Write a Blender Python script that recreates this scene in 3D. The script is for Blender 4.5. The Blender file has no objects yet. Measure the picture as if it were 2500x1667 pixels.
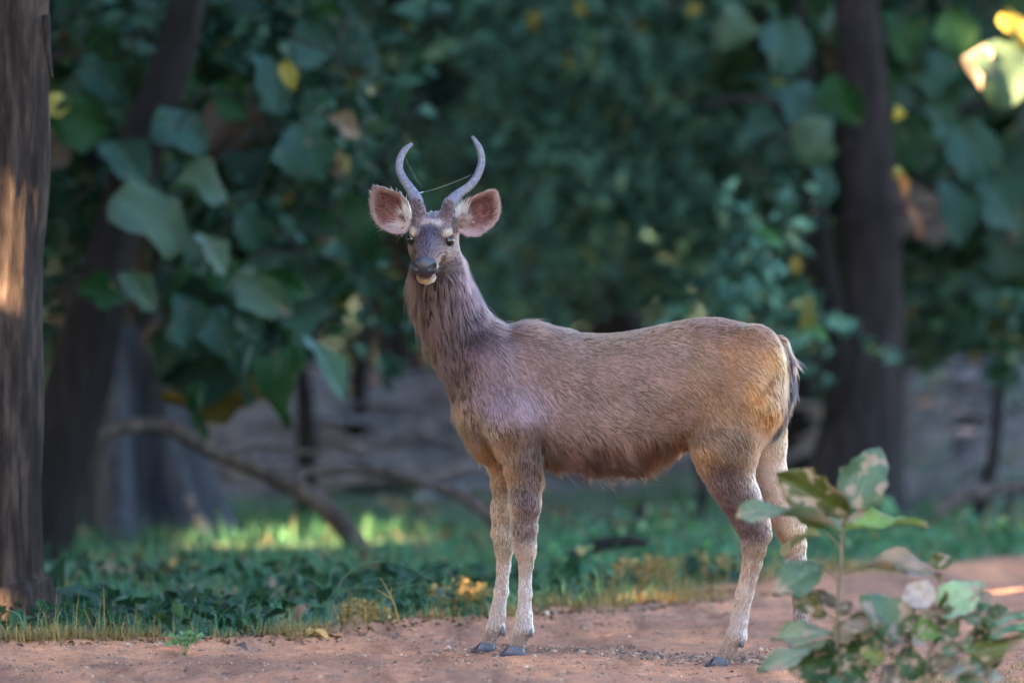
import bpy, math
import numpy as np
from mathutils import Vector, Matrix

R = np.random.RandomState
scene = bpy.context.scene
col = scene.collection

# ------------------------------------------------------------------ camera
D = 29.76            # metres from the lens to the deer
ZC = 1100 / 700.0    # lens height
cam_d = bpy.data.cameras.new('camera')
cam = bpy.data.objects.new('camera', cam_d)
col.objects.link(cam)
cam.location = (0, -D, ZC)
cam.rotation_euler = (math.pi / 2, 0, 0)
cam_d.lens = 300
cam_d.sensor_width = 36
cam_d.shift_y = -(833.5 - 500) / 2500
cam_d.clip_end = 800
cam_d.dof.use_dof = True
cam_d.dof.focus_distance = D - 0.10
cam_d.dof.aperture_fstop = 1.8
scene.camera = cam

# ------------------------------------------------------------------ sky and sun
SUN_EL = math.radians(27)
S_H = np.array([-0.74, -0.67]); S_H = S_H / np.linalg.norm(S_H)
SUN = np.array([S_H[0] * math.cos(SUN_EL), S_H[1] * math.cos(SUN_EL), math.sin(SUN_EL)])
world = bpy.data.worlds.new('World')
scene.world = world
world.use_nodes = True
wn = world.node_tree
sky = wn.nodes.new('ShaderNodeTexSky')
sky.sky_type = 'NISHITA'
sky.sun_disc = False
sky.sun_elevation = SUN_EL
sky.sun_rotation = math.atan2(SUN[0], SUN[1])
sky.dust_density = 0.8
sky.air_density = 1.0
sky.ozone_density = 1.0
bg = wn.nodes['Background']
bg.inputs['Strength'].default_value = 0.05
wn.links.new(sky.outputs[0], bg.inputs['Color'])
sun_d = bpy.data.lights.new('sun', 'SUN')
sun_d.energy = 5.0
sun_d.angle = math.radians(0.53)
sun_d.color = (1.0, 0.68, 0.38)
sun = bpy.data.objects.new('sun', sun_d)
col.objects.link(sun)
sun.location = (-20, -10, 20)
sun.rotation_euler = Vector(SUN).to_track_quat('Z', 'Y').to_euler()

vs = scene.view_settings
scene.display_settings.display_device = 'sRGB'
vs.view_transform = 'Standard'
vs.look = 'None'
vs.exposure = 4.6
vs.gamma = 1.0
vs.use_curve_mapping = False
scene.render.engine = 'CYCLES'
cy = scene.cycles
cy.use_denoising = True
cy.denoiser = 'OPENIMAGEDENOISE'
cy.max_bounces = 8
cy.diffuse_bounces = 3
cy.glossy_bounces = 4
cy.transmission_bounces = 6
cy.transparent_max_bounces = 8
cy.sample_clamp_indirect = 4.0
scene.cycles_curves.shape = 'RIBBONS'
scene.cycles_curves.subdivisions = 2

# ------------------------------------------------------------------ helpers
def pos(px, py, y=0.0):
    """photo pixel at a known distance y behind the deer -> metres"""
    s = (D + y) / D
    return np.array([(px - 1250) / 700 * s, y, ZC - (py - 500) / 700 * s])

def gy(py):
    """distance behind the deer at which flat ground shows at photo row py"""
    return D * (ZC * 700 / (py - 500) - 1)

def sinoise(seed, n, kmin, kmax, dim=2):
    r = R(seed)
    k = r.randn(n, dim); k /= np.linalg.norm(k, axis=1, keepdims=True)
    m = np.exp(r.uniform(np.log(kmin), np.log(kmax), n))
    k *= m[:, None]
    a = (kmin / m) ** 0.8
    a = a / np.sqrt((a ** 2).sum() / 2)
    ph = r.uniform(0, 6.283, n)
    def f(P):
        out = np.zeros(P.shape[0])
        for i in range(n):
            out += a[i] * np.sin(P @ k[i] + ph[i])
        return out
    return f

def mesh_np(name, V, F, smooth=True):
    """V (n,3), F (m,3) or (m,4) -> mesh"""
    V = np.asarray(V, np.float32); F = np.asarray(F, np.int32)
    me = bpy.data.meshes.new(name)
    k = F.shape[1]
    me.vertices.add(len(V)); me.vertices.foreach_set('co', V.ravel())
    me.loops.add(F.size); me.loops.foreach_set('vertex_index', F.ravel())
    me.polygons.add(len(F))
    me.polygons.foreach_set('loop_start', np.arange(0, F.size, k, dtype=np.int32))
    me.update(calc_edges=True)
    if smooth:
        me.polygons.foreach_set('use_smooth', np.ones(len(F), bool))
    me.validate()
    return me

def link(name, me, mat=None, parent=None, **props):
    o = bpy.data.objects.new(name, me)
    col.objects.link(o)
    if mat is not None and me is not None and not me.materials:
        me.materials.append(mat)
    if parent is not None:
        o.parent = parent
    for k, v in props.items():
        o[k] = v
    return o

def thing(name, label, cat, loc=(0, 0, 0), group=None):
    o = bpy.data.objects.new(name, None)
    o.empty_display_size = 0.1
    col.objects.link(o)
    o.location = loc
    o['label'] = label; o['category'] = cat
    if group: o['group'] = group
    return o

def set_color(me, name, C, domain='POINT'):
    a = me.attributes.new(name, 'FLOAT_COLOR', domain)
    C4 = np.ones((len(C), 4), np.float32); C4[:, :3] = C
    a.data.foreach_set('color', C4.ravel())

def frames(path):
    path = np.asarray(path, float)
    T = np.gradient(path, axis=0)
    T /= np.linalg.norm(T, axis=1, keepdims=True) + 1e-12
    ref = np.array([0, 1.0, 0]) if abs(T[0][1]) < 0.8 else np.array([1.0, 0, 0])
    A = []; a = ref
    for t in T:
        a = a - t * (a @ t); a /= np.linalg.norm(a); A.append(a)
    A = np.array(A); B = np.cross(T, A)
    return path, T, A, B

def spline(pts, n):
    """Catmull-Rom through pts (k,d)"""
    P = np.asarray(pts, float)
    P = np.vstack([2 * P[0] - P[1], P, 2 * P[-1] - P[-2]])
    k = len(P) - 3
    u = np.linspace(0, k - 1e-6, n); i = u.astype(int); t = (u - i)[:, None]
    a, b, c, d = P[i], P[i + 1], P[i + 2], P[i + 3]
    return 0.5 * (2 * b + (c - a) * t + (2 * a - 5 * b + 4 * c - d) * t ** 2 + (3 * b - a - 3 * c + d) * t ** 3)

def tube(path, rad, nseg=16, rough=0.0, seed=0, ridge=9, cap=True):
    path, T, A, B = frames(path)
    n = len(path); rad = np.broadcast_to(np.asarray(rad, float), (n,))
    th = np.linspace(0, 2 * np.pi, nseg, endpoint=False)
    L = np.concatenate([[0], np.cumsum(np.linalg.norm(np.diff(path, axis=0), axis=1))])
    TH, LL = np.meshgrid(th, L)
    rr = np.ones_like(TH) * rad[:, None]
    if rough:
        Q = np.stack([np.cos(TH).ravel() * ridge * 0.5, np.sin(TH).ravel() * ridge * 0.5, LL.ravel() * 2.2], 1)
        rr *= 1 + rough * (0.55 * sinoise(seed, 8, .5, 1.4, 3)(Q).reshape(TH.shape)
                           + 0.45 * sinoise(seed + 1, 10, 1.5, 4, 3)(Q).reshape(TH.shape))
    V = path[:, None, :] + (A[:, None, :] * np.cos(TH)[..., None] + B[:, None, :] * np.sin(TH)[..., None]) * rr[..., None]
    V = V.reshape(-1, 3)
    i = np.arange(n - 1)[:, None] * nseg; j = np.arange(nseg)[None, :]; j2 = (j + 1) % nseg
    F = np.stack([i + j, i + j2, i + nseg + j2, i + nseg + j], -1).reshape(-1, 4)
    if cap:
        V = np.vstack([V, path[0] - T[0] * rad[0] * .3, path[-1] + T[-1] * rad[-1] * .5])
        c0, c1 = len(V) - 2, len(V) - 1
        jj = np.arange(nseg); j3 = (jj + 1) % nseg
        F = np.vstack([F, np.stack([np.full(nseg, c0), j3, jj, jj], 1)[:, [0, 1, 2, 2]] * 0 +
                       np.stack([np.full(nseg, c0), j3, jj, jj], 1)]) if False else F
        tri0 = np.stack([np.full(nseg, c0), j3, jj], 1)
        tri1 = np.stack([np.full(nseg, c1), (n - 1) * nseg + jj, (n - 1) * nseg + j3], 1)
        T3 = np.vstack([F[:, [0, 1, 2]], F[:, [0, 2, 3]], tri0, tri1])
        return V, T3
    return V, np.vstack([F[:, [0, 1, 2]], F[:, [0, 2, 3]]])

class Joint:
    """collects pieces of one part"""
    def __init__(s): s.V = []; s.F = []; s.n = 0
    def add(s, VF):
        V, F = VF
        s.V.append(V); s.F.append(np.asarray(F) + s.n); s.n += len(V)
    def mesh(s, name, smooth=True):
        return mesh_np(name, np.vstack(s.V), np.vstack(s.F), smooth)

# ------------------------------------------------------------------ materials
def new_mat(name):
    m = bpy.data.materials.new(name); m.use_nodes = True
    nt = m.node_tree
    return m, nt, nt.nodes['Principled BSDF'], nt.nodes['Material Output']

def N(nt, t, **kw):
    n = nt.nodes.new(t)
    for k, v in kw.items():
        if k.startswith('i_'):
            key = k[2:].replace('_', ' ')
            n.inputs[key].default_value = v
        else: setattr(n, k, v)
    return n

def ramp(nt, fac, stops, interp='LINEAR'):
    n = nt.nodes.new('ShaderNodeValToRGB')
    n.color_ramp.interpolation = interp
    e = n.color_ramp.elements
    while len(e) < len(stops): e.new(0.5)
    for x, (p, c) in zip(e, stops):
        x.position = p; x.color = (*c, 1)
    nt.links.new(fac, n.inputs['Fac'])
    return n.outputs['Color']

def mixc(nt, fac, a, b, mode='MIX'):
    n = nt.nodes.new('ShaderNodeMix'); n.data_type = 'RGBA'; n.blend_type = mode
    if isinstance(fac, (int, float)): n.inputs[0].default_value = fac
    else: nt.links.new(fac, n.inputs[0])
    for s, v in ((6, a), (7, b)):
        if isinstance(v, tuple): n.inputs[s].default_value = (*v, 1)
        else: nt.links.new(v, n.inputs[s])
    return n.outputs[2]

def coords(nt, scale=(1, 1, 1), kind='Object'):
    tc = nt.nodes.new('ShaderNodeTexCoord'); mp = nt.nodes.new('ShaderNodeMapping')
    mp.inputs['Scale'].default_value = scale
    nt.links.new(tc.outputs[kind], mp.inputs['Vector'])
    return mp.outputs['Vector']

def noise(nt, vec, scale, detail=4, rough=0.55):
    n = nt.nodes.new('ShaderNodeTexNoise')
    n.inputs['Scale'].default_value = scale; n.inputs['Detail'].default_value = detail
    n.inputs['Roughness'].default_value = rough
    if vec is not None: nt.links.new(vec, n.inputs['Vector'])
    return n.outputs['Fac']

def bump(nt, b, height, strength=0.5, dist=0.01):
    n = nt.nodes.new('ShaderNodeBump')
    n.inputs['Strength'].default_value = strength; n.inputs['Distance'].default_value = dist
    nt.links.new(height, n.inputs['Height']); nt.links.new(n.outputs['Normal'], b.inputs['Normal'])

def bark_mat(name, c1, c2, c3, sc=1.0):
    m, nt, b, out = new_mat(name)
    v = coords(nt, (14 * sc, 14 * sc, 2.2 * sc))
    f = noise(nt, v, 1.6, 7, .65)
    v2 = coords(nt, (3, 3, 1.2)); f2 = noise(nt, v2, 1.3, 4)
    c = ramp(nt, f, [(.3, c1), (.5, c2), (.72, c3)])
    c = mixc(nt, f2, c, mixc(nt, .6, c, c1, 'MULTIPLY'))
    nt.links.new(c, b.inputs['Base Color']); b.inputs['Roughness'].default_value = .9
    b.inputs['Specular IOR Level'].default_value = .2
    bump(nt, b, f, 1.0, .02)
    return m

def leaf_mat(name, stops, trans=0.25, rough=.55, spec=.3, source='island', patches=None):
    """leaf with per-leaf colour; part of the light passes through the blade"""
    m, nt, b, out = new_mat(name)
    if source == 'island':
        g = nt.nodes.new('ShaderNodeNewGeometry'); c = ramp(nt, g.outputs['Random Per Island'], stops)
    else:
        oi = nt.nodes.new('ShaderNodeObjectInfo'); c = oi.outputs['Color']
    v = coords(nt, (1, 1, 1))
    f = noise(nt, v, 9 if source != 'island' else 5, 3)
    c = mixc(nt, .6, c, ramp(nt, f, [(.3, (.62, .66, .62)), (.7, (1.2, 1.15, 1.1))]), 'MULTIPLY')
    if source == 'object':
        tcv = nt.nodes.new('ShaderNodeTexCoord'); sp = nt.nodes.new('ShaderNodeSeparateXYZ')
        nt.links.new(tcv.outputs['Object'], sp.inputs[0])
        def M_(op, a, b_=None):
            n = nt.nodes.new('ShaderNodeMath'); n.operation = op
            for i, q in enumerate((a, b_)):
                if q is None: continue
                if isinstance(q, (int, float)): n.inputs[i].default_value = q
                else: nt.links.new(q, n.inputs[i])
            return n.outputs[0]
        ay = M_('ABSOLUTE', sp.outputs['Y'])
        rib = M_('LESS_THAN', ay, .014)
        side = M_('LESS_THAN', M_('FRACT', M_('MULTIPLY', M_('SUBTRACT', sp.outputs['X'], M_('MULTIPLY', ay, .75)), 7.5)), .13)
        vein = M_('MAXIMUM', rib, M_('MULTIPLY', side, .55))
        c = mixc(nt, M_('MULTIPLY', vein, .6), c, mixc(nt, 1.0, c, (1.7, 1.55, 1.5), 'MULTIPLY'))
    if patches:
        oi2 = nt.nodes.new('ShaderNodeObjectInfo')
        tc = nt.nodes.new('ShaderNodeTexCoord')
        ad = nt.nodes.new('ShaderNodeVectorMath'); ad.operation = 'ADD'
        cmb = nt.nodes.new('ShaderNodeCombineXYZ')
        ml = nt.nodes.new('ShaderNodeMath'); ml.operation = 'MULTIPLY'; ml.inputs[1].default_value = 37.0
        nt.links.new(oi2.outputs['Random'], ml.inputs[0]); nt.links.new(ml.outputs[0], cmb.inputs[0])
        nt.links.new(tc.outputs['Object'], ad.inputs[0]); nt.links.new(cmb.outputs[0], ad.inputs[1])
        fp = noise(nt, ad.outputs[0], patches[1], 4, .6)
        mask = ramp(nt, fp, [(patches[2], (0, 0, 0)), (patches[2] + .07, (1, 1, 1))])
        c = mixc(nt, mask, c, patches[0])
    nt.links.new(c, b.inputs['Base Color'])
    b.inputs['Roughness'].default_value = rough
    b.inputs['Specular IOR Level'].default_value = spec
    tr = nt.nodes.new('ShaderNodeBsdfTranslucent')
    ct = mixc(nt, 1.0, c, (1.1, 1.25, .55), 'MULTIPLY')
    nt.links.new(ct, tr.inputs['Color'])
    mx = nt.nodes.new('ShaderNodeMixShader'); mx.inputs[0].default_value = trans
    nt.links.new(b.outputs[0], mx.inputs[1]); nt.links.new(tr.outputs[0], mx.inputs[2])
    nt.links.new(mx.outputs[0], out.inputs['Surface'])
    return m

def attr_mat(name, attr, rough=.8, spec=.2, dim=1.0):
    m, nt, b, out = new_mat(name)
    a = nt.nodes.new('ShaderNodeAttribute'); a.attribute_name = attr
    c = mixc(nt, 1.0, a.outputs['Color'], (dim, dim, dim), 'MULTIPLY')
    nt.links.new(c, b.inputs['Base Color'])
    b.inputs['Roughness'].default_value = rough; b.inputs['Specular IOR Level'].default_value = spec
    return m, nt, b

M_BARK_NEAR = bark_mat('bark_warm', (.008, .005, .005), (.028, .019, .017), (.10, .07, .058))
M_BARK_DARK = bark_mat('bark_dark', (.004, .003, .004), (.010, .0075, .0085), (.022, .017, .018))
M_BARK_BLUE = bark_mat('bark_grey_blue', (.018, .021, .032), (.06, .067, .095), (.125, .128, .165), .7)
M_BARK_MID = bark_mat('bark_brown', (.007, .0055, .006), (.02, .0155, .018), (.04, .032, .035))
M_WOOD_DRY = bark_mat('dry_wood', (.12, .125, .16), (.27, .27, .335), (.42, .41, .48))
M_BRANCH = bark_mat('branch_bark', (.022, .016, .016), (.068, .052, .047), (.145, .112, .10))
M_FINE = leaf_mat('fine_leaves', [(0, (.008, .03, .026)), (.35, (.022, .066, .054)), (.6, (.078, .18, .16)),
                                  (.95, (.13, .29, .235)), (.988, (.20, .21, .06)), (1, (.22, .14, .09))], .2, .55, .25)
M_BIGF = leaf_mat('big_leaf_mass', [(0, (.007, .026, .020)), (.4, (.017, .052, .038)), (.75, (.03, .078, .058)),
                                    (.94, (.05, .11, .08)), (.98, (.16, .14, .05)), (1, (.14, .09, .07))], .22, .55, .2)
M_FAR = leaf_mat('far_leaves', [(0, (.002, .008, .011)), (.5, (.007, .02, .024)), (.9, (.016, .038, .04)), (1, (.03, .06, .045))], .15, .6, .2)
M_LEAF = leaf_mat('big_leaf', None, .22, .65, .12, 'object', ((.13, .09, .075), 5.0, .62))
M_SAPLEAF = leaf_mat('sapling_leaf', None, .22, .5, .35, 'object', ((.22, .155, .125), 3.2, .53))
M_GRASS = leaf_mat('green_grass', [(0, (.018, .07, .042)), (.5, (.046, .145, .08)), (.85, (.085, .205, .105)), (.97, (.18, .22, .085)), (1, (.28, .2, .1))], .25, .6, .2)
M_WEED = leaf_mat('weed_leaves', [(0, (.004, .018, .010)), (.5, (.010, .038, .021)), (.9, (.022, .066, .034)), (1, (.05, .10, .035))], .2, .6, .25)
M_DRYG = leaf_mat('dry_grass', [(0, (.13, .09, .045)), (.4, (.28, .185, .08)), (.75, (.42, .28, .115)), (1, (.18, .17, .07))], .2, .7, .2)
M_LITTER = leaf_mat('leaf_litter', [(0, (.06, .035, .025)), (.5, (.16, .09, .06)), (.9, (.28, .18, .13)), (1, (.4, .26, .12))], .1, .8, .2)

# ------------------------------------------------------------------ lay of the land
def road_edge_x(y):
    """far edge of the dirt road, running away to the right"""
    return np.interp(y, [-40, -12, -2, .3, 1.1, 2.2, 3.4, 5.2, 8.0, 30, 80],
                     [-26, -9.2, -3.1, -1.75, -.75, .05, .62, 1.25, 2.6, 14, 42])

HOOF = {  # toe/ground contact of each hoof: photo px, row, distance
    'fn': (1250, 1597, -0.10), 'ff': (1178, 1597, 0.10),
    'hn': (1747, 1622, -0.12), 'hf': (1935, 1626, 0.11)}
HP = np.array([((a - 1250) / 700, d_, (1600 - b_ - 1) / 700) for a, b_, d_ in HOOF.values()])
n_a = sinoise(11, 10, 1.2, 5); n_b = sinoise(12, 12, 8, 30); n_c = sinoise(13, 14, 40, 150)
def ground_h(x, y):
    P = np.stack([x, y], 1)
    near = np.exp(-(np.maximum(np.abs(y - 1), 0) / 9.0) ** 2)
    h = .010 * n_a(P) + .0035 * n_b(P)
    off = x - road_edge_x(y)                      # >0: on the road
    h += .028 * np.exp(-((off + .12) / .28) ** 2)  # low shoulder
    h += -.012 * np.exp(-((off - .9) / .5) ** 2) * near
    h += .05 * np.clip((-off - .6) / 12, 0, 1)
    h -= .036 / (1 + np.exp(-(x - .45) / .09)) * np.exp(-(np.maximum(y - .25, 0) / .9) ** 2)
    # the strip just in front of the hooves stands a little proud
    h += .005 * np.exp(-((y + .45) / .16) ** 2) * np.exp(-(x / 2.6) ** 2)
    h -= .016 * np.exp(-((off - 1.75 - .1 * np.sin(y)) / .16) ** 2) + .012 * np.exp(-((off - .55) / .14) ** 2)   # wheel ruts
    h += .006 * np.exp(-((off - 1.15) / .2) ** 2)
    h0 = .010 * n_a(HP[:, :2]) + .0035 * n_b(HP[:, :2])
    w = np.exp(-((x[:, None] - HP[None, :, 0]) ** 2 + (y[:, None] - HP[None, :, 1]) ** 2) / .17 ** 2)
    W = w.sum(1)
    tgt = (w * HP[None, :, 2]).sum(1) / (W + 1e-9)
    a = np.clip(W * 1.3, 0, 1)
    h = h * (1 - a) + tgt * a
    return h

def gh(x, y):
    return float(ground_h(np.array([float(x)]), np.array([float(y)]))[0])

def grid_sheet(xs, ys, hfun):
    X, Y = np.meshgrid(xs, ys); x = X.ravel(); y = Y.ravel()
    V = np.stack([x, y, hfun(x, y)], 1)
    nx, ny = len(xs), len(ys)
    i = (np.arange(ny - 1)[:, None] * nx + np.arange(nx - 1)[None, :]).ravel()
    return V, np.stack([i, i + 1, i + nx + 1, i + nx], 1)

# forest floor, one sheet to the horizon
m, nt, b, out = new_mat('forest_floor')
v = coords(nt)
f1 = noise(nt, v, 1.1, 5); f2 = noise(nt, v, 9, 5, .65)
c = ramp(nt, f1, [(.35, (.03, .085, .05)), (.55, (.065, .115, .06)), (.70, (.10, .095, .085))])
c = mixc(nt, .7, c, ramp(nt, f2, [(.3, (.45, .45, .45)), (.7, (1.35, 1.3, 1.2))]), 'MULTIPLY')
nt.links.new(c, b.inputs['Base Color']); b.inputs['Roughness'].default_value = .95
bump(nt, b, f2, .8, .03)
M_FLOOR = m
xs = np.concatenate([np.linspace(-300, -12, 14), np.linspace(-10, 12, 120), np.linspace(14, 300, 14)])
ys = np.concatenate([np.linspace(-120, -8, 24), np.linspace(-7, 40, 200), np.linspace(44, 500, 16)])
def floor_h(x, y):
    off = x - road_edge_x(y)
    return ground_h(x, y) - .05 * np.clip((off + .42) / .2, 0, 1)
link('ground', mesh_np('ground', *grid_sheet(xs, ys, floor_h)), M_FLOOR, kind='structure')

# dirt road
m, nt, b, out = new_mat('red_dirt')
v = coords(nt)
f1 = noise(nt, coords(nt, (1, .45, 1)), 1.5, 5, .6); f2 = noise(nt, v, 28, 6, .7); f3 = noise(nt, v, 150, 4, .7)
f4 = noise(nt, v, 4.5, 5, .6)
c = ramp(nt, f1, [(.34, (.32, .155, .105)), (.5, (.50, .225, .135)), (.66, (.64, .28, .15))])
c = mixc(nt, ramp(nt, f4, [(.52, (0, 0, 0)), (.66, (.55, .55, .55))]), c, (.30, .18, .135))
fs = noise(nt, coords(nt, (2.6, .35, 1)), 2.2, 5, .6)
c = mixc(nt, .85, c, ramp(nt, fs, [(.36, (.58, .56, .58)), (.52, (1, 1, 1)), (.68, (1.22, 1.14, 1.08))]), 'MULTIPLY')
c = mixc(nt, .75, c, ramp(nt, f2, [(.3, (.62, .6, .6)), (.55, (1, 1, 1)), (.75, (1.25, 1.22, 1.2))]), 'MULTIPLY')
c = mixc(nt, .8, c, ramp(nt, f3, [(.32, (.5, .48, .48)), (.5, (1, 1, 1)), (.7, (1.3, 1.28, 1.25))]), 'MULTIPLY')
nt.links.new(c, b.inputs['Base Color']); b.inputs['Roughness'].default_value = .95
b.inputs['Specular IOR Level'].default_value = .15
mm = nt.nodes.new('ShaderNodeMath'); nt.links.new(f2, mm.inputs[0]); nt.links.new(f3, mm.inputs[1])
bump(nt, b, mm.outputs[0], .8, .012)
M_DIRT = m
yv = np.concatenate([np.linspace(-60, -3.2, 40), np.linspace(-3, 3, 270), np.linspace(3.05, 12, 130), np.linspace(12.5, 80, 30)])
uv = np.concatenate([np.linspace(-.45, .4, 40), np.linspace(.42, 4.4, 150), np.linspace(4.5, 6.5, 10)])
wob = sinoise(21, 10, 1.5, 9, 1)
U, Y = np.meshgrid(uv, yv)
X = road_edge_x(Y.ravel()).reshape(Y.shape) + U * (1 + .25 * np.abs(Y) / 20) + (.07 * wob(Y.reshape(-1, 1))).reshape(Y.shape) * np.exp(-np.abs(U))
x = X.ravel(); y = Y.ravel()
z = ground_h(x, y) + .004
z += .0035 * n_c(np.stack([x, y], 1)) * np.exp(-(y / 6) ** 2)
edge = np.clip((U.ravel() + .45) / .25, 0, 1); z -= .03 * (1 - edge)
nx = len(uv); i = (np.arange(len(yv) - 1)[:, None] * nx + np.arange(nx - 1)[None, :]).ravel()
road = link('dirt_road', mesh_np('dirt_road', np.stack([x, y, z], 1), np.stack([i, i + 1, i + nx + 1, i + nx], 1)), M_DIRT, kind='structure')

# ------------------------------------------------------------------ sun gaps: where the crowns let the sun through
GAPS = []
def gap(px, py, y, r): GAPS.append((pos(px, py, y), r))
for px, py, r in ((20, 450, .03), (35, 520, .055), (42, 590, .06), (42, 660, .055), (25, 730, .035), (5, 800, .0), (40, 1310, .0), (60, 1520, .05)):
    gap(px, py, 1.48, r)
for px in (650, 700, 750, 800):
    for yy in (9.2, 9.5): gap(px, 1305, yy, .24)
gap(628, 318, 11.5, .05)
for px, py, r_ in ((2350, 1442, .02), (2430, 1446, .05), (2490, 1440, .06), (2420, 1430, .0), (2120, 1465, -.02)): gap(px, py, gy(py), r_)
gap(2450, 170, 8, .16); gap(2480, 80, 8, .13); gap(2400, 200, 8, .10)
def sun_clear(P, extra=0.0):
    """True where a leaf may stand without closing a sun gap"""
    ok = np.ones(len(P), bool)
    for T, r in GAPS:
        d = P - T; t = d @ SUN
        q = d - t[:, None] * SUN
        ok &= ~((t > .35) & (np.linalg.norm(q, axis=1) < r + extra))
    return ok

# ------------------------------------------------------------------ leaves
def leaf_cloud(C, size, seed, aspect=.55, droop=.5, fold=.12, up=.6, var=.25):
    r = R(seed); n = len(C)
    d = r.randn(n, 3); d[:, 2] = d[:, 2] * .6 - droop; d /= np.linalg.norm(d, axis=1, keepdims=True)
    nr = r.randn(n, 3) * .8; nr[:, 2] += up
    nr -= d * (nr * d).sum(1, keepdims=True); nr /= np.linalg.norm(nr, axis=1, keepdims=True)
    s = np.cross(nr, d)
    L = (size * np.exp(r.randn(n) * var))[:, None]; W = L * aspect * .5
    base = C - d * L * .5; tip = C + d * L * .5
    q = C - d * L * .08
    a = q + s * W + nr * L * fold; b2 = q - s * W + nr * L * fold
    V = np.stack([base, a, tip, b2], 1).reshape(-1, 3)
    k = np.arange(n)[:, None] * 4
    F = np.hstack([k, k + 1, k + 2, k, k + 2, k + 3]).reshape(-1, 3)
    return V, F

def clump_points(seed, nclump, per, centre, radii, csize, stretch=(1, 1, 1), shell=.35, sag=0.0):
    r = R(seed)
    u = r.randn(nclump, 3); u /= np.linalg.norm(u, axis=1, keepdims=True)
    rad = (shell + (1 - shell) * r.rand(nclump, 1)) ** .6
    cc = np.asarray(centre) + u * rad * np.asarray(radii)
    cs = csize * np.exp(r.randn(nclump, 1) * .3)
    off = np.clip(r.randn(nclump, per, 3), -2.2, 2.2) * .5
    P = cc[:, None, :] + off * cs[:, :, None] * np.asarray(stretch)
    if sag: P[..., 2] -= sag * (np.abs(off[..., 0]) + np.abs(off[..., 1])) * cs
    return P.reshape(-1, 3)

def add_crown(tree, seed, P, size, mat, aspect=.55, droop=.5, keep=True, up=.6, name='crown'):
    if keep: P = P[sun_clear(P, size * .28)]
    base = np.array(tree.location)
    V, F = leaf_cloud(P - base, size, seed, aspect, droop, up=up)
    return link(name, mesh_np(name, V, F, False), mat, tree, kind='stuff')

def add_trunk(tree, path, rad, mat, nseg=20, rough=.12, seed=0, n=40, name='trunk', ridge=9):
    base = np.array(tree.location)
    k = np.linspace(0, 1, len(rad)); 
    V, F = tube(spline(np.asarray(path) - base, n), np.interp(np.linspace(0, 1, n), k, rad), nseg, rough, seed, ridge)
    return link(name, mesh_np(name, V, F), mat, tree)

# ------------------------------------------------------------------ trees in view
def px_path(pts, y):
    return [pos(a, b_, y if len(q) == 2 else q[2]) for q in pts for a, b_ in [q[:2]]]

# tall trunk at the road side, lit by two patches of sun
t = thing('roadside_tree', 'straight warm brown trunk at the road side with a bright sunlit patch of bark', 'tree', tuple(pos(12, 1550, 1.6)))
base = np.array(t.location); base[2] = gh(base[0], base[1]); t.location = tuple(base)
add_trunk(t, [base + np.array([.0, 0, -.1]), base + np.array([0, 0, .12]), pos(6, 1400, 1.6), pos(0, 1200, 1.6), pos(2, 900, 1.6), pos(10, 600, 1.6), pos(18, 300, 1.6), pos(25, 0, 1.6), pos(30, -600, 1.7), pos(10, -1800, 1.9)],
          [.235, .175, .138, .128, .128, .13, .132, .136, .12, .06], M_BARK_NEAR, 48, .13, 3, 160, ridge=14)
for k, (a, b_, rr) in enumerate((((60, 1555, 1.5), (135, 1598, 1.35), .05), ((-60, 1560, 1.5), (-140, 1600, 1.3), .05), ((20, 1560, 1.45), (40, 1610, 1.15), .055))):
    P = spline([pos(*a) + np.array([-.05, .05, .08]), pos(*a), pos(*b_) - np.array([0, 0, .03])], 14) - base
    V, F = tube(P, np.linspace(rr * 1.3, rr * .35, 14), 14, .15, k)
    link('root', mesh_np('root', V, F), M_BARK_NEAR, t)
P = clump_points(61, 60, 60, base + np.array([-.4, .3, 6.2]), (2.3, 2.3, 1.8), .5)
add_crown(t, 61, P, .17, M_BIGF)
V, F = tube(spline([pos(112, 40, 1.5), pos(116, 110, 1.46), pos(122, 165, 1.44), pos(128, 190, 1.44)], 12) - base, np.linspace(.016, .004, 12), 8)
link('bark_strip', mesh_np('bark_strip', V, F), M_BARK_NEAR, t)

# big buttressed grey trunk behind it
y_b = gy(1325)
t = thing('buttressed_tree', 'thick grey-blue trunk with flaring buttress roots behind the leaning tree', 'tree', tuple(pos(270, 1325, y_b)))
base = np.array(t.location); base[2] = 0; t.location = tuple(base)
def buttress(base, n=64, H_=7.0, top=.17, foot=.42, lobes=((.15, 1.0), (1.25, .55), (2.5, .8), (3.6, 1.0), (4.7, 1.1), (5.55, .9))):
    zs = np.concatenate([np.linspace(-.15, 2.2, 50), np.linspace(2.3, H_, 14)])
    th = np.linspace(0, 2 * np.pi, n, endpoint=False); V = []
    for z in zs:
        k = math.exp(-max(z, 0) / .62)
        rr = np.full(n, top * (1 - .05 * z) + .06 * k)
        for a, w in lobes:
            d = np.angle(np.exp(1j * (th - a - .15 * k)))
            rr += w * foot * k * np.exp(-(d / .26) ** 2) + w * .03 * np.exp(-(d / .3) ** 2)
        V.append(np.stack([rr * np.cos(th) + .03 * z, rr * np.sin(th), np.full(n, z)], 1))
    V = np.array(V).reshape(-1, 3); m_ = len(zs)
    i = np.arange(m_ - 1)[:, None] * n; j = np.arange(n)[None, :]; j2 = (j + 1) % n
    return V, np.stack([i + j, i + j2, i + n + j2, i + n + j], -1).reshape(-1, 4)
V, F = buttress(base)
link('trunk', mesh_np('trunk', V, F), M_BARK_BLUE, t)
P = clump_points(62, 70, 60, base + np.array([.2, .4, 7.4]), (3.0, 2.6, 2.0), .6)
add_crown(t, 62, P, .2, M_BIGF)

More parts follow.
